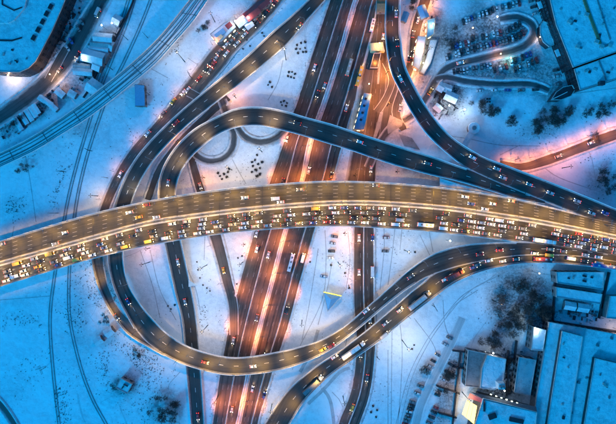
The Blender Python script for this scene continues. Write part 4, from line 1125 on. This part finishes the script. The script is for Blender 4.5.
# station building with lit forecourt
b2, o2 = building('station_building', 'lit station building beside the feeder road queue', 'building', [(210, 34), (224, 23), (231, 20), (236, 27), (222, 41), (217, 43)], 5, win='all', winmat=WINW, roof=SNOWR)
m = MB(); m.prism(pxpoly([(214, 35), (223, 28), (226, 32), (218, 39)], 5.4), 4.9, 5.7); m.build('roof_panel', TEAL, b2).location = o2
roof_unit(b2, o2, 229, 26, 5, 4, 3, 1.2, -40, mat=REDM); roof_unit(b2, o2, 220, 38, 5, 4, 2.4, .8, -40, mat=CREAM)
for a in [(243, 20, 10, 5, 4, -38, 'white shop kiosk right of the station building'), (249, 25, 5, 4, 3, -38, 'small kiosk at the kerb of the feeder road'), (252, 13, 10, 6, 5, -38, 'dark red roofed hall at the top of the feeder road'), (262, 4, 9, 5, 5, -38, 'red-lit kiosk at the top edge')]:
    shed(*a, 'kiosk', name='kiosk', roof=REDM if 'red' in a[-1] else SNOWR)
# canopies near the north ramp
building('bus_canopy', 'cream flat canopy between the highway and the north ramp', 'canopy', [(370, 43), (383, 42), (385, 51), (371, 51)], 4, wall=CREAM, roof=CREAM, rim=False)
building('dark_canopy', 'dark flat roof just below the cream canopy', 'canopy', [(374, 53), (381, 53), (378, 68), (370, 68)], 4.5, roof=DARKW, rim=True, wall=DARKW)
b3, o3 = building('blue_hall', 'long bright blue roof beside the lower service road', 'building', [(364, 93), (371.5, 94), (364, 130), (354, 129)], 6, roof=TEAL, wall=CREAM, win='all', winmat=WINW)
for y in (99, 106, 113, 120): roof_unit(b3, o3, 366.5-(y-95)*.23, y, 6, 1.4, 1.2, .9, 20, mat=DARKW)
shed(384, 5, 9, 9, 4, 0, 'round-looking orange-lit kiosk left of the north ramp', 'kiosk', name='kiosk', roof=RUST)
building('blue_kiosk', 'blue-roofed kiosk with yellow lit edges in the upper middle right', 'kiosk', [(427, 20), (435, 18), (434, 34), (427, 38)], 5, roof=TEAL, wall=CREAM, win='all', winmat=WINW)
building('pale_hall', 'pale snow-roofed hall left of the side street', 'building', [(418, 36), (426, 37), (424, 50), (419, 70), (413, 66), (415, 50)], 5, roof=SNOWR, win='all', winmat=WINW)
shed(423, 12, 8, 5, 4, 70, 'dark kiosk above the blue-roofed kiosk', 'kiosk', name='kiosk', roof=TEAL)
shed(405, 17, 6, 3.5, 3, 110, 'small blue stall right of the north ramp', 'kiosk', name='kiosk', roof=TEAL)
building('long_terrace', 'long snowy terrace right of the pale hall', 'building', [(430, 40), (437, 40), (431, 62), (424, 74), (420, 72), (426, 58)], 3.5, roof=SNOWR)
for a in [(446, 88, 7, 5, 3, 20, 'snowy hut below the fork of the dark streets'), (451, 97, 8, 6, 3.5, 25, 'square snowy hut left of the bare trees'), (441, 87, 4, 6, 3, 30, 'narrow hut at the fork'), (438, 108, 5, 4, 3, 40, 'small hut near the north ramp edge')]: shed(*a, roof=SNOWR)
# north-east big building
b4, o4 = building('office_block', 'huge flat-roofed building with a dark facade at upper right', 'building', [(543, -30), (660, -30), (660, 36), (616, 52), (573, 67.5), (566, 50), (556, 25)], 14, wall=DARKW, win=(0,), roof=SNOWR)
b5, o5 = building('office_wing', 'lower wing with a thin joint line below the huge roof', 'building', [(574, 69), (616, 54), (660, 39), (660, 64), (616, 79), (580, 90)], 12, wall=DARKW, roof=SNOWR)
# facade: mullions and glazed bays
fx = [(543, -12), (556, 25), (566, 50), (573, 67.5), (580, 90)]
for i in range(4):
    t_, o_ = (b4, o4) if i < 3 else (b5, o5)
    z = 14 if i < 3 else 12
    a, b = P(*fx[i], z), P(*fx[i+1], z); L = (b-a).length; d = (b-a).normalized(); nn = Vector((d.y, -d.x, 0))
    if nn.x > 0: nn = -nn
    k = int(L/2.2)
    for q in range(k):
        for fl in range(3):
            m = MB(); c = a+d*(L*(q+.5)/k); M = Matrix.Translation(Vector((c.x, c.y, 2.2+fl*3.7))+nn*.1) @ Matrix.Rotation(math.atan2(d.y, d.x), 4, 'Z')
            m.box((0, 0, 0), (1.7, .16, 2.8), M=M); m.build('window', GLASS, t_).location = o_
for x, y in ((540, 5), (557.5, 53)):
    c = P(x, y, 7); m = MB(); m.box((0, 0, 0), (2.6, 4.6, .4), M=Matrix.Translation(c) @ Matrix.Rotation(R(22), 4, 'Z')); m.build('entrance_canopy', SNOWR, b4).location = o4
def duct(pts, z, w, t, o, mat, name):
    r = Road([(x, y, w*PXM) for x, y in pts], 0, 0); r.L = [P(a[0], a[1], z) for a in r.rows]; r.R = [P(a[2], a[3], z) for a in r.rows]
    side_strip(r, -1, [(0, 0), (.1, .8), (w-.1, .8), (w, 0)]).build(name, mat, t).location = o
duct([(579, -20), (584, 0), (592, 22), (600, 44)], 14, 1.8, b4, o4, RUST, 'roof_duct')
duct([(600, 46), (605, 46), (610, 45)], 14, 1.4, b4, o4, STEEL, 'roof_duct')
duct([(591, -20), (597, 0), (605, 25), (610, 40)], 14, .4, b4, o4, STEEL, 'cable_tray')
for x, y in ((569, 22), (577, 47), (586, 15), (596, 42), (601, 47), (609, 46)): roof_unit(b4, o4, x, y, 14, 2.2, 2.0, 1.5, 20)
roof_unit(b5, o5, 577.5, 74, 12, 1.2, 1.2, .8, 20); roof_unit(b5, o5, 586, 71, 12, 2.6, 1, .8, -20); roof_unit(b5, o5, 600, 84, 12, 3, 2.6, 3, 0, mat=DARKW)
duct([(598, 60), (602, 70), (606, 80)], 12, .4, b5, o5, STEEL, 'roof_joint')
building('round_portico', 'half-round snow-roofed portico in front of the dark facade', 'portico', [(543, 21), (548, 23), (552, 33), (554, 45), (549, 47), (543, 42), (540, 34), (540, 26)], 5, wall=GLASS, roof=SNOWR)
building('leaf_canopy', 'black pointed canopy at the foot of the dark facade', 'canopy', [(551, 100), (556, 92), (563, 87), (572, 85), (575, 90), (571, 96), (561, 100)], 6, wall=DARKW, roof=DARKW, rim=True)
duct([(552.5, 99), (560, 95.5), (567, 92)], 6.1, .5, *([tag(empty('canopy_beam', P(552, 99)), 'thin pale beam along the black pointed canopy', 'beam')]+[-P(552, 99)]), CONCL, 'beam_rail')
# circular pavilion and ramp
c = P(474, 128, 4); t = tag(empty('round_pavilion', (c.x, c.y, 0)), 'round snow-topped pavilion with a straight walkway below the trees', 'pavilion')
m = MB(); m.tube((0, 0, 0), (0, 0, 4), 3.6, 3.6, 24); m.build('wall', BRICKW, t)
m = MB(); m.tube((0, 0, 4), (0, 0, 4.5), 4.1, 3.7, 24); m.build('roof', SNOWR, t)
m = MB(); m.tube((0, 0, 4.5), (0, 0, 5.3), 1.5, 1.3, 16); m.build('roof_lantern', STEEL, t)
q = P(464, 146, 4)-c; nn = Vector((-q.y, q.x, 0)).normalized()*2; m = MB(); m.prism([q.normalized()*3-nn, q-nn, q+nn, q.normalized()*3+nn], 3.7, 4.2); m.build('walkway', SNOWR, t)
# south-east
b6, o6 = building('warehouse', 'large low warehouse roof filling the bottom right corner', 'warehouse', [(549, 322), (616, 334), (660, 342), (660, 460), (528, 460), (536, 400)], 8, roof=SNOWR, win=(5, 4))
b7, o7 = building('roof_monitor', 'long raised roof monitor at the left on the warehouse roof', 'roof monitor', [(562, 331), (583, 336.5), (573, 400), (565, 460), (542, 460), (551, 400)], 11, wall=DARKW, roof=SNOWR, z0=8.0)
b8, o8 = building('roof_monitor', 'raised roof monitor at the right on the warehouse roof', 'roof monitor', [(595, 358), (616, 363), (640, 368), (640, 460), (578, 460), (584, 424)], 11, wall=DARKW, roof=SNOWR, z0=8.0)
for x, y in ((597, 345), (576.5, 351), (577, 366), (578, 382), (573, 400), (571, 412), (612, 382), (611, 338)): roof_unit(b6, o6, x, y, 8 if x > 585 and y < 350 else 8, 1.4, 1.4, 1.2, 10, 'roof_vent', STEEL)
b9, o9 = building('long_block', 'long snowy roof right below the flyover at right', 'building', [(556, 272), (604, 272), (603, 290), (557, 283)], 8, roof=SNOWR, win='all')
b10, o10 = building('long_block', 'pale lower roof with a dark edge below the long block at right', 'building', [(556, 287), (602, 294), (600, 304), (556, 297)], 6, roof=SNOWR, win='all')
shed(570, 306, 7, 5, 3, 10, 'left hut of the pair below the pale roof', roof=SNOWR); shed(583, 308, 7, 5, 3, 10, 'right hut of the pair below the pale roof', roof=SNOWR)
building('side_block', 'snowy roof at the right edge below the flyover', 'building', [(610, 296), (660, 296), (660, 322), (606, 318)], 6, roof=SNOWR)
building('narrow_block', 'narrow upright roof left of the warehouse beside the glaring lamp', 'building', [(534, 327), (546, 330), (543, 351), (531, 350)], 9, roof=SNOWR, win='all')
building('courtyard_block', 'dim upright roof below the narrow block', 'building', [(519, 357), (536, 360), (530, 395), (514, 392)], 7, roof=mat_snow('thin_snow', .12, .4, .08), win='all')
building('square_block', 'dark square roof left of the pale blue roof', 'building', [(468, 350), (488, 354), (482, 388), (465, 386)], 7, roof=mat_snow('wet_roof', .07, .22, .08), win='all')
b11, o11 = building('hall_block', 'pale blue roof with a curved left side beside the chimney', 'building', [(487, 355), (506, 359), (503, 385), (494, 390), (480, 388), (482, 368)], 10, roof=SNOWR, win='all')
c = P(499, 386, 16); t = tag(empty('chimney', (c.x, c.y, 10.1)), 'pale lit chimney stack standing on the curved blue roof', 'chimney')
t.location = P(499, 384, 10.1)
m = MB(); m.box((0, 0, 2.4), (4.5, 4.2, 4.8), taper=.9); m.build('stack', CONCL, t)
for s in (-1, 1): m = MB(); m.tube((s*1.0, 0, 4.8), (s*1.0, 0, 7.0), .75, .7, 12); m.build('flue', STEEL, t)
# the building with the glowing gable
b12, o12 = building('gabled_hall', 'hall with a glowing yellow glazed end at the bottom', 'building', [(483, 398), (537, 412), (533, 450), (520, 460), (468, 460), (475, 424)], 13, roof=SNOWR, wall=DARKW, win=(0,))
def facet(pts, mat, name, t, off, th=.25):
    m = MB(); a = [P(x, y, z) for x, y, z in pts]; n = (a[1]-a[0]).cross(a[2]-a[0]).normalized()
    if n.z < 0: n = -n
    b = [p+n*th for p in a]
    m.poly(b); m.poly(a[::-1])
    for i in range(len(a)): m.poly([a[i], a[(i+1) % len(a)], b[(i+1) % len(a)], b[i]])
    m.build(name, mat, t).location = off
facet([(470, 392, 9), (536, 407, 9), (537, 413, 13.3), (484, 400, 13.3)], mat_plain('slate', (.1, .1, .11), .7), 'roof_slope', b12, o12)
facet([(467, 400, 9), (477, 406, 12.5), (474, 424, 12.5), (462, 414, 8)], WINY, 'glazed_gable', b12, o12, .15)
for f in (.33, .66):
    x0, y0 = 467+10*f, 400+6*f; x1, y1 = 462+12*f, 414+10*f
    a, b = P(x0, y0, 9+3.5*f+.3), P(x1, y1, 8+4.5*f+.3); m = MB(); m.tube(a, b, .12, .12, 4); m.build('glazing_bar', STEEL, b12).location = o12
facet([(470, 393, 9), (485, 400, 13.2), (485, 404, 13.2), (468, 398, 9)], REDM, 'gable_trim', b12, o12)
for i in range(8): 
    x, y = 491+i*5.2, 394.5+i*1.7; c = P(x, y, 9.5); m = MB(); m.box((0, 0, 0), (1.0, .5, .5), M=Matrix.Translation(c) @ Matrix.Rotation(R(-15), 4, 'Z')); m.build('roof_light', mat_emit('roof_light_glass', (.8, 1, .85), 5, False) if i == 0 else bpy.data.materials['roof_light_glass'], b12).location = o12
roof_unit(b12, o12, 492, 416, 13, 5, 3, 1, -20, mat=DARKW); roof_unit(b12, o12, 516, 420, 13, 9, 2.5, 1, 12, mat=DARKW); roof_unit(b12, o12, 484, 407, 13, 1, 5, .8, 0, mat=DARKW)
# low walls/garden fences by the lower car park
for i, (a, b) in enumerate([((460, 352), (452, 424)), ((452, 350), (468, 352)), ((436, 385), (459, 393)), ((438, 412), (456, 417)), ((452, 366), (463, 368)), ((508, 350), (506, 395)), ((516, 340), (514, 358)), ((506, 358), (520, 360)), ((555, 270), (552, 322)), ((608, 272), (598, 318)), ((548, 320), (616, 331)), ((602, 293), (600, 308))]):
    z = 2.0; p, q = P(*a), P(*b); d = (q-p).normalized(); nn = Vector((-d.y, d.x, 0))*.45
    m = MB(); m.prism([p-nn, q-nn, q+nn, p+nn], 0, z)
    where = ['along the right side of the lower car park', 'at the top of the lower car park garden', 'crossing the bare garden above the yellow gable', 'short, near the bottom of the lower car park', 'short, left of the dark square roof', 'right of the pale blue roof', 'between the woodland and the dim block', 'above the dim upright roof', 'left of the long block below the flyover', 'right of the long block below the flyover', 'along the top edge of the warehouse', 'beside the right end of the pale roof'][i]
    tag(m.build('garden_wall', DARKW), 'dark wall '+where, 'wall')
# bottom-left huts
shed(109, 332, 5.4, 5, 3.5, -35, 'snow-roofed hut right of its twin in the lower left', roof=SNOWR); shed(98.5, 341, 5, 4.6, 3.2, -35, 'smaller snow-roofed hut left of its twin', roof=SNOWR)
b13, o13 = building('pump_house', 'square flat-roofed hut ringed by dark bushes at lower left', 'building', rectpx(124, 386, 13, 11, 28), 5, roof=SNOWR, win='all')
roof_unit(b13, o13, 126, 385, 5, 3, .5, .8, 30, mat=DARKW); roof_unit(b13, o13, 123, 387, 5, .5, 2, .8, 30, mat=DARKW)
# triangular tent
t = tag(empty('triangular_canopy', P(332, 300)), 'blue triangular canopy with one bright yellow edge on the snow', 'canopy'); off = -t.location
zt = 3.2; A, B_, C_ = P(323.5, 292, zt), P(341.5, 296, zt), P(327.5, 311.5, zt); G = P(331, 299.5, 5.2)
for a, b in ((A, B_), (B_, C_), (C_, A)):
    m = MB(); m.poly([a, b, G]); m.poly([a-Vector((0, 0, .1)), G-Vector((0, 0, .1)), b-Vector((0, 0, .1))]); m.build('canopy_panel', TEAL, t).location = off
for a, b, mm in ((A, B_, mat_emit('yellow_light_strip', (1, .85, .1), 2.2)), (B_, C_, CONCL), (C_, A, CONCL)):
    m = MB(); m.tube(a+Vector((0, 0, .12)), b+Vector((0, 0, .12)), .3, .3, 6); m.build('edge_beam', mm, t).location = off
for a in (A, B_, C_): m = MB(); m.tube((a.x, a.y, 0), a, .15, .15, 6); m.build('post', STEEL, t).location = off
# small slanted white panel
c = P(192, 284, 2); t = tag(empty('slanted_sign', (c.x, c.y, 0)), 'small white triangular sign panel on the snow beside the loop road', 'sign')
m = MB(); m.poly([Vector((-2, 3, 3)), Vector((3, -1, 1.6)), Vector((-2.4, -2, 1.6))]); m.poly([Vector((-2, 3, 2.85)), Vector((-2.4, -2, 1.45)), Vector((3, -1, 1.45))]); m.build('panel', CONCL, t)
for q in ((-1.9, 2.6, 2.9), (2.6, -1, 1.6), (-2.1, -1.7, 1.6)): m = MB(); m.tube((q[0], q[1], 0), q, .1, .1, 6); m.build('post', STEEL, t)

# gantries and poles on the snow
def pole(px, py, h, ang, label, arm=5):
    t = tag(empty('power_pole', P(px, py), R(-ang)), label, 'pole', 'dark poles on the snow')
    m = MB(); m.tube((0, 0, 0), (0, 0, h), .2, .12, 8); m.build('pole', BARK, t)
    for z in (h-.6, h-2): m = MB(); m.tube((-arm/2, 0, z), (arm/2, 0, z), .1, .1, 6); m.build('crossarm', BARK, t)
    for s in (-1, 1): m = MB(); m.tube((s*arm*.45, 0, h-.5), (s*arm*.45, 0, h-.1), .1, .08, 6); m.build('insulator', CONCL, t)
for a in [(150, 95, 12, 75, 'cross-armed pole right of the plain blue roof'), (192, 78, 10, 60, 'pole on the snow left of the feeder road queue', 4), (128, 40, 9, 40, 'pole beside the railway below the rail viaduct top', 4), (148, 38, 9, 45, 'pole at the left edge of the rail viaduct', 4),
          (66, 172, 10, 0, 'pole left of the railway above the flyover'), (92, 151, 9, 30, 'pole right of the railway under the rail viaduct', 4), (58, 213, 10, 0, 'pole beside the railway just above the flyover', 5), (113, 70, 8, 30, 'pole where the railway meets the rail viaduct', 4),
          (282, 50, 14, 30, 'dark sign gantry pole beside the top viaduct', 7), (46, 367, 8, 70, 'pole alone on the lower left snowfield', 6), (432, 305, 10, 60, 'pole below the lorry ramp', 6), (515, 160, 8, 60, 'pole on the snow above the east street', 4), (518, 92, 6, 0, 'low pole below the kerbside cars', 3),
          (108, 178, 8, 10, 'pole beside the feeder road bend', 3), (270, 415, 8, 10, 'pole beside the lorry ramp at the bottom', 4), (377, 356, 7, 40, 'pole beside the service road below the lorry ramp', 3)]: pole(*a)
# two blocks and benches: a 2x2 group of small posts
for i, (x, y) in enumerate([(487, 99), (489.5, 99), (487, 102), (489.5, 102)]):
    m = MB(); m.box((0, 0, .5), (1, 1, 1)); m.box((0, 0, 1.05), (.8, .8, .14), taper=.8); o = m.build('plinth', DARKW, loc=P(x, y)); tag(o, f"{['upper left', 'upper right', 'lower left', 'lower right'][i]} one of four small dark plinths on the snow", 'plinth', 'four small plinths')
for i, (x, y) in enumerate([(536, 114), (541, 136), (549, 122)]):
    pass

# ------------------------------------------------------------------ trees and scrub
def tree_proto(seed, h, spread, dense=1.0):
    rnd = random.Random(seed); t = empty('bare_tree')
    tr = MB(); cr_ = MB()
    top = Vector((rnd.uniform(-.3, .3), rnd.uniform(-.3, .3), h*.45)); tr.tube((0, 0, 0), top, .22, .14, 6)
    def grow(p, d, l, r, lev):
        q = p+d*l
        (tr if lev < 2 else cr_).tube(p, q, r, r*.6, 4 if lev < 2 else 3, cap=False)
        if lev >= 4: return
        for k in range([5, 5, 5, 3][lev]):
            nd = (d*.75+Vector((rnd.gauss(0, .62), rnd.gauss(0, .62), rnd.gauss(.15, .35)))).normalized()
            grow(p+d*l*rnd.uniform(.45, 1), nd, l*rnd.uniform(.55, .8), max(.05, r*.62), lev+1)
    for k in range(int(6*dense)):
        a = k*2*math.pi/int(6*dense)+rnd.uniform(-.3, .3); d = Vector((math.cos(a)*spread, math.sin(a)*spread, rnd.uniform(.5, 1.0))).normalized()
        grow(Vector((0, 0, h*rnd.uniform(.22, .45))), d, h*.27*rnd.uniform(.8, 1.15), .11, 1)
    grow(top, Vector((0, 0, 1)), h*.25, .12, 1)
    tr.build('trunk', BARK, t); cr_.build('crown', TWIG, t)
    return t
TP = [tree_proto(1, 9, 1.0), tree_proto(2, 8, 1.2, 1.2), tree_proto(3, 10, .8)]
first = [True]*3
def tree(px, py, s):
    i = random.randrange(3)
    o = TP[i] if first[i] else copy_tree(TP[i]); first[i] = False
    o.location = P(px, py); o.scale = (s, s, s*random.uniform(.85, 1.1)); o.rotation_euler = (0, 0, random.random()*6.28)
    return o
def grove(pts, where, group, smin=.6, smax=1.0):
    pts = sorted(pts)
    for i, (x, y) in enumerate(pts):
        tag(tree(x, y, random.uniform(smin, smax)), f"{ordw(i+1)} bare tree from left {where}" if len(pts) > 1 else f"lone bare tree {where}", 'tree', group)
def scatter(n, cx, cy, rx, ry, ang=0, avoid=True):
    out = []; k = 0
    while len(out) < n and k < n*30:
        k += 1
        a = random.random()*6.28; r = math.sqrt(random.random()); x, y = r*rx*math.cos(a), r*ry*math.sin(a)
        c, s = math.cos(R(ang)), math.sin(R(ang)); px, py = cx+x*c-y*s, cy+x*s+y*c
        if avoid and any(q.inside(P(px, py), 2.5) for q in ROADS): continue
        if px > 640 or px < -20 or py > 440 or py < -15: continue
        out.append((px, py))
    return out
grove(scatter(34, 520, 306, 25, 30, 20), 'in the dark woodland below the flyover', 'trees in the south-east woodland', .6, 1.05)
grove(scatter(12, 546, 322, 8, 24, 10), 'along the left side of the warehouse', 'trees beside the warehouse', .5, .9)
grove(scatter(8, 488, 338, 12, 8), 'above the dark square roof', 'trees above the dark square roof', .5, .9)
grove(scatter(14, 483, 108, 16, 6, 20), 'in the clump below the car park', 'trees below the car park', .5, .8)
grove([(509, 120), (512, 124), (507, 124), (511, 118)], 'in the small round clump left of the big tree belt', 'trees in the round clump', .6, .8)
grove(scatter(22, 548, 120, 22, 10, -25), 'in the tree belt above the pink street', 'trees above the pink street', .6, 1.0)
grove(scatter(9, 600, 108, 18, 10, -20), 'near the right edge above the pink street', 'trees near the right edge', .5, .9)
grove([(593, 136), (595, 141), (591, 139)], 'standing at the pink street lamp', 'trees at the pink street', .6, .9)
grove(scatter(10, 606, 178, 10, 14), 'on the snow below the pink street', 'trees below the pink street', .4, .8)
grove(scatter(16, 166, 408, 16, 14), 'in the thicket at the bottom left of the loop road', 'trees at the bottom', .5, .9)
grove(scatter(10, 124, 386, 11, 10), 'ringing the square hut', 'bushes round the square hut', .25, .45)
grove(scatter(5, 104, 318, 10, 4), 'above the twin snow-roofed huts', 'trees above the twin huts', .3, .5)
grove(scatter(11, 444, 376, 8, 22, 18), 'in the bare garden right of the lower car park', 'trees in the bare garden', .4, .75)
grove([(424, 366), (421, 369), (426, 371)], 'left of the middle cluster of parked cars', 'trees left of the lower car park', .5, .7)
grove(scatter(10, 508, 372, 7, 20), 'between the curved blue roof and the dim block', 'trees between the lower blocks', .4, .7)
grove(scatter(8, 438, 88, 10, 14), 'around the huts at the fork of the dark streets', 'trees at the fork', .35, .6)
grove(scatter(7, 452, 40, 8, 12), 'left of the car park rows', 'trees left of the car park', .35, .6)
grove(scatter(6, 418, 8, 8, 10), 'at the top beside the orange side street', 'trees at the top side street', .4, .6)
grove(scatter(8, 30, 162, 26, 8, -30), 'along the lower side of the rail viaduct', 'trees along the rail viaduct', .25, .5)
grove(scatter(7, 80, 125, 6, 5), 'under the rail viaduct by the railway', 'trees under the rail viaduct', .25, .45)
grove(scatter(9, 10, 112, 20, 14, -30), 'in the yard at the left edge', 'trees in the left yard', .3, .6)
grove(scatter(7, 196, 20, 10, 16, -50), 'on the slope right of the rail viaduct', 'trees beside the rail viaduct', .25, .5)
grove(scatter(7, 432, 176, 30, 4, 14), 'between the loop ramp and the golden flyover', 'trees between ramp and flyover', .3, .5)
grove(scatter(5, 138, 352, 8, 5, 20), 'outside the bend of the U-shaped viaduct', 'trees outside the bend', .3, .5)
# shrubs: dark balls of twigs on the snow
def shrub_proto(seed):
    rnd = random.Random(seed); m = MB()
    for k in range(60):
        d = Vector((rnd.gauss(0, 1), rnd.gauss(0, 1), abs(rnd.gauss(0, 1)))).normalized(); m.tube((d.x*.1, d.y*.1, 0), d*rnd.uniform(.5, 1.0), .07, .03, 3, cap=False)
    o = m.build('shrub', TWIG); return o
SP = shrub_proto(5); sfirst = [True]
def shrubs(pts, where, group, s=1.1):
    for i, (x, y) in enumerate(sorted(pts)):
        o = SP if sfirst[0] else SP.copy()
        if not sfirst[0]: COL.objects.link(o)
        sfirst[0] = False
        k = s*random.uniform(.8, 1.2); o.location = P(x, y); o.scale = (k, k, k); o.rotation_euler = (0, 0, random.random()*6)
        tag(o, f"{ordw(i+1)} dark round shrub from left {where}", 'shrub', group)
shrubs([(297, 45), (301, 43), (305, 42), (296, 49), (300, 49), (303, 52), (298, 53), (305, 48), (306, 52)], 'in the upper cluster beside the highway', 'shrubs in the upper cluster', 1.2)
shrubs([(289, 72), (292, 72), (295, 74), (288, 76), (291, 77), (294, 78)], 'in the middle cluster beside the highway', 'shrubs in the middle cluster', 1.2)
shrubs([(281, 102), (284, 101), (287, 103), (282, 105), (286, 106), (268, 85), (272, 87), (270, 82)], 'in the lower cluster beside the highway', 'shrubs in the lower cluster', 1.1)
shrubs([(220, 176), (224, 174), (228, 172), (222, 179), (227, 177), (229, 169), (218, 173)], 'in the left cluster inside the loop ramp', 'shrubs left inside the loop', 1.4)
shrubs([(252, 172), (256, 170), (260, 168), (253, 166), (258, 164), (255, 160), (260, 174), (257, 155), (252, 162), (257, 176), (262, 162)], 'in the right cluster inside the loop ramp', 'shrubs right inside the loop', 1.5)
shrubs([(200, 278), (203, 285), (207, 288), (210, 291), (198, 270), (197, 262)], 'beside the white triangular sign', 'shrubs beside the sign', 1.0)
shrubs([(238, 258), (242, 256), (237, 284), (175, 305), (171, 309), (168, 306)], 'between the slip road and the loop road', 'shrubs near the slip road', 1.0)
shrubs([(331, 265), (345, 273), (349, 288), (310, 262), (415, 252), (373, 406), (377, 410), (371, 412), (376, 417), (414, 345), (412, 349)], 'scattered over the middle snowfields', 'shrubs on the middle snowfields', 1.1)
shrubs([(250, 46), (247, 40), (262, 33), (264, 36), (243, 49)], 'on the pink verge right of the feeder road', 'shrubs on the pink verge', .9)
# dry grass and scrub poking through the snow
gmesh = MB(); rnd = random.Random(11)
def patch(n, cx, cy, rx, ry, ang=0, s=(.3, .8)):
    for _ in range(n):
        px = rnd.gauss(0, .5)*rx; py = rnd.gauss(0, .5)*ry; c, q = math.cos(R(ang)), math.sin(R(ang))
        x, y = cx+px*c-py*q, cy+px*q+py*c; w = P(x, y)
        if noise.noise(w*.06) < -.08: continue
        if any(r.inside(w, .6) for r in GR): continue
        k = rnd.uniform(*s)
        for b in range(3):
            a = rnd.random()*6.28; d = Vector((math.cos(a), math.sin(a), 0))*k; up = Vector((0, 0, k*rnd.uniform(.3, .7)))
            e = Vector((-d.y, d.x, 0))*.25; gmesh.poly([w-e, w+e, w+d+up])
for a in [(420, 62, 320, 12, 110, 88), (260, 60, 400, 10, 40, -10), (380, 95, 300, 30, 60, -15), (260, 112, 365, 26, 26), (420, 140, 360, 26, 26, 30), (500, 520, 310, 34, 40, 20), (160, 60, 180, 6, 50, 20), (160, 10, 208, 20, 14), (110, 40, 145, 26, 8, -30),
          (240, 560, 120, 50, 16, -20), (220, 450, 92, 26, 16, 20), (180, 600, 175, 20, 24), (200, 445, 390, 12, 40, 15), (200, 150, 400, 20, 40), (90, 125, 140, 14, 14, -45), (80, 180, 45, 24, 6, -45), (90, 205, 300, 6, 30), (80, 350, 270, 10, 30), (90, 420, 168, 40, 6, 14), (120, 30, 115, 40, 14, -30), (120, 90, 60, 14, 30, 20), (150, 570, 315, 40, 14, 5), (100, 500, 385, 20, 30), (90, 110, 290, 10, 30, -15), (60, 20, 370, 30, 30)]:
    patch(*a)
stuff(gmesh.build('dry_scrub', TWIG))
rv = random.Random(31)
for t_, o_, z_, (x0, y0, x1, y1), n_, ok_ in ((b4, o4, 14, (560, 4, 614, 50), 14, lambda x, y: x > 556+y*.38), (b6, o6, 8, (552, 332, 614, 422), 16, lambda x, y: x-588 > -(y-330)*.12+3 and x < 590-(y-360)*.12 or x < 556-(y-330)*.16), (b1, o1, 12, (2, 44, 40, 66), 6, lambda x, y: True), (b5, o5, 12, (584, 66, 612, 82), 4, lambda x, y: True), (b7, o7, 11, (562, 340, 570, 420), 7, lambda x, y: x < 574-(y-340)*.12), (b8, o8, 11, (596, 370, 612, 420), 6, lambda x, y: True), (b9, o9, 8, (562, 275, 598, 282), 5, lambda x, y: True)):
    for _ in range(n_):
        x, y = rv.uniform(x0, x1), rv.uniform(y0, y1)
        if ok_(x, y): roof_unit(t_, o_, x, y, z_, rv.uniform(.6, 2.4), rv.uniform(.6, 1.4), rv.uniform(.4, 1.2), rv.choice((15, 105)), 'roof_vent', rv.choice((STEEL, DARKW, CONC)), rv.random() < .6)
# small clutter of pallets, crates and sleepers lying about the yards
km = MB()
for n_, cx, cy, rx, ry, an in ((90, 98, 58, 12, 30, 32), (110, 26, 112, 34, 12, -38), (50, 66, 30, 9, 26, 32), (70, 446, 96, 14, 16, 30), (90, 500, 372, 26, 26, 10), (60, 575, 312, 28, 8, 5), (60, 425, 30, 9, 30, 12)):
    for _ in range(n_):
        px = rnd.gauss(0, .5)*rx; py = rnd.gauss(0, .5)*ry; c_, q_ = math.cos(R(an)), math.sin(R(an)); w_ = P(cx+px*c_-py*q_, cy+px*q_+py*c_)
        if any(r.inside(w_, .6) for r in GR): continue
        h_ = rnd.uniform(.3, 1.4); km.box((0, 0, h_/2), (rnd.uniform(.6, 3.2), rnd.uniform(.5, 1.4), h_), M=Matrix.Translation(w_) @ Matrix.Rotation(R(-an)+rnd.choice((0, 1.57))+rnd.uniform(-.15, .15), 4, 'Z'), m=rnd.randrange(3))
stuff(km.build('yard_clutter', [DARKW, BRICKW, SLUSH]))
# snow berms / clods dropped by ploughs
cm = MB()
for r in GR[:6]+[east, west]:
    d = 0
    while d < r.len:
        for s in (0, 1):
            f = -.02-rnd.random()*.12 if s == 0 else 1.02+rnd.random()*.12
            p, t = r.at(d+rnd.random()*2, f); k = rnd.uniform(.15, .5)
            if abs(p.x) < 215 and abs(p.y) < 150 and not any(q.inside(p, .5) for q in GR if q is not r): cm.box((p.x, p.y, k*.3), (k*2, k*1.6, k*.8), taper=.5, M=None)
        d += 2.2
stuff(cm.build('snow_clods', SNOWD))

for o in SC.objects:
    if 'label' in o and not 4 <= len(o['label'].replace('-', ' ').split()) <= 16: print('LABEL', len(o['label'].split()), o['label'])
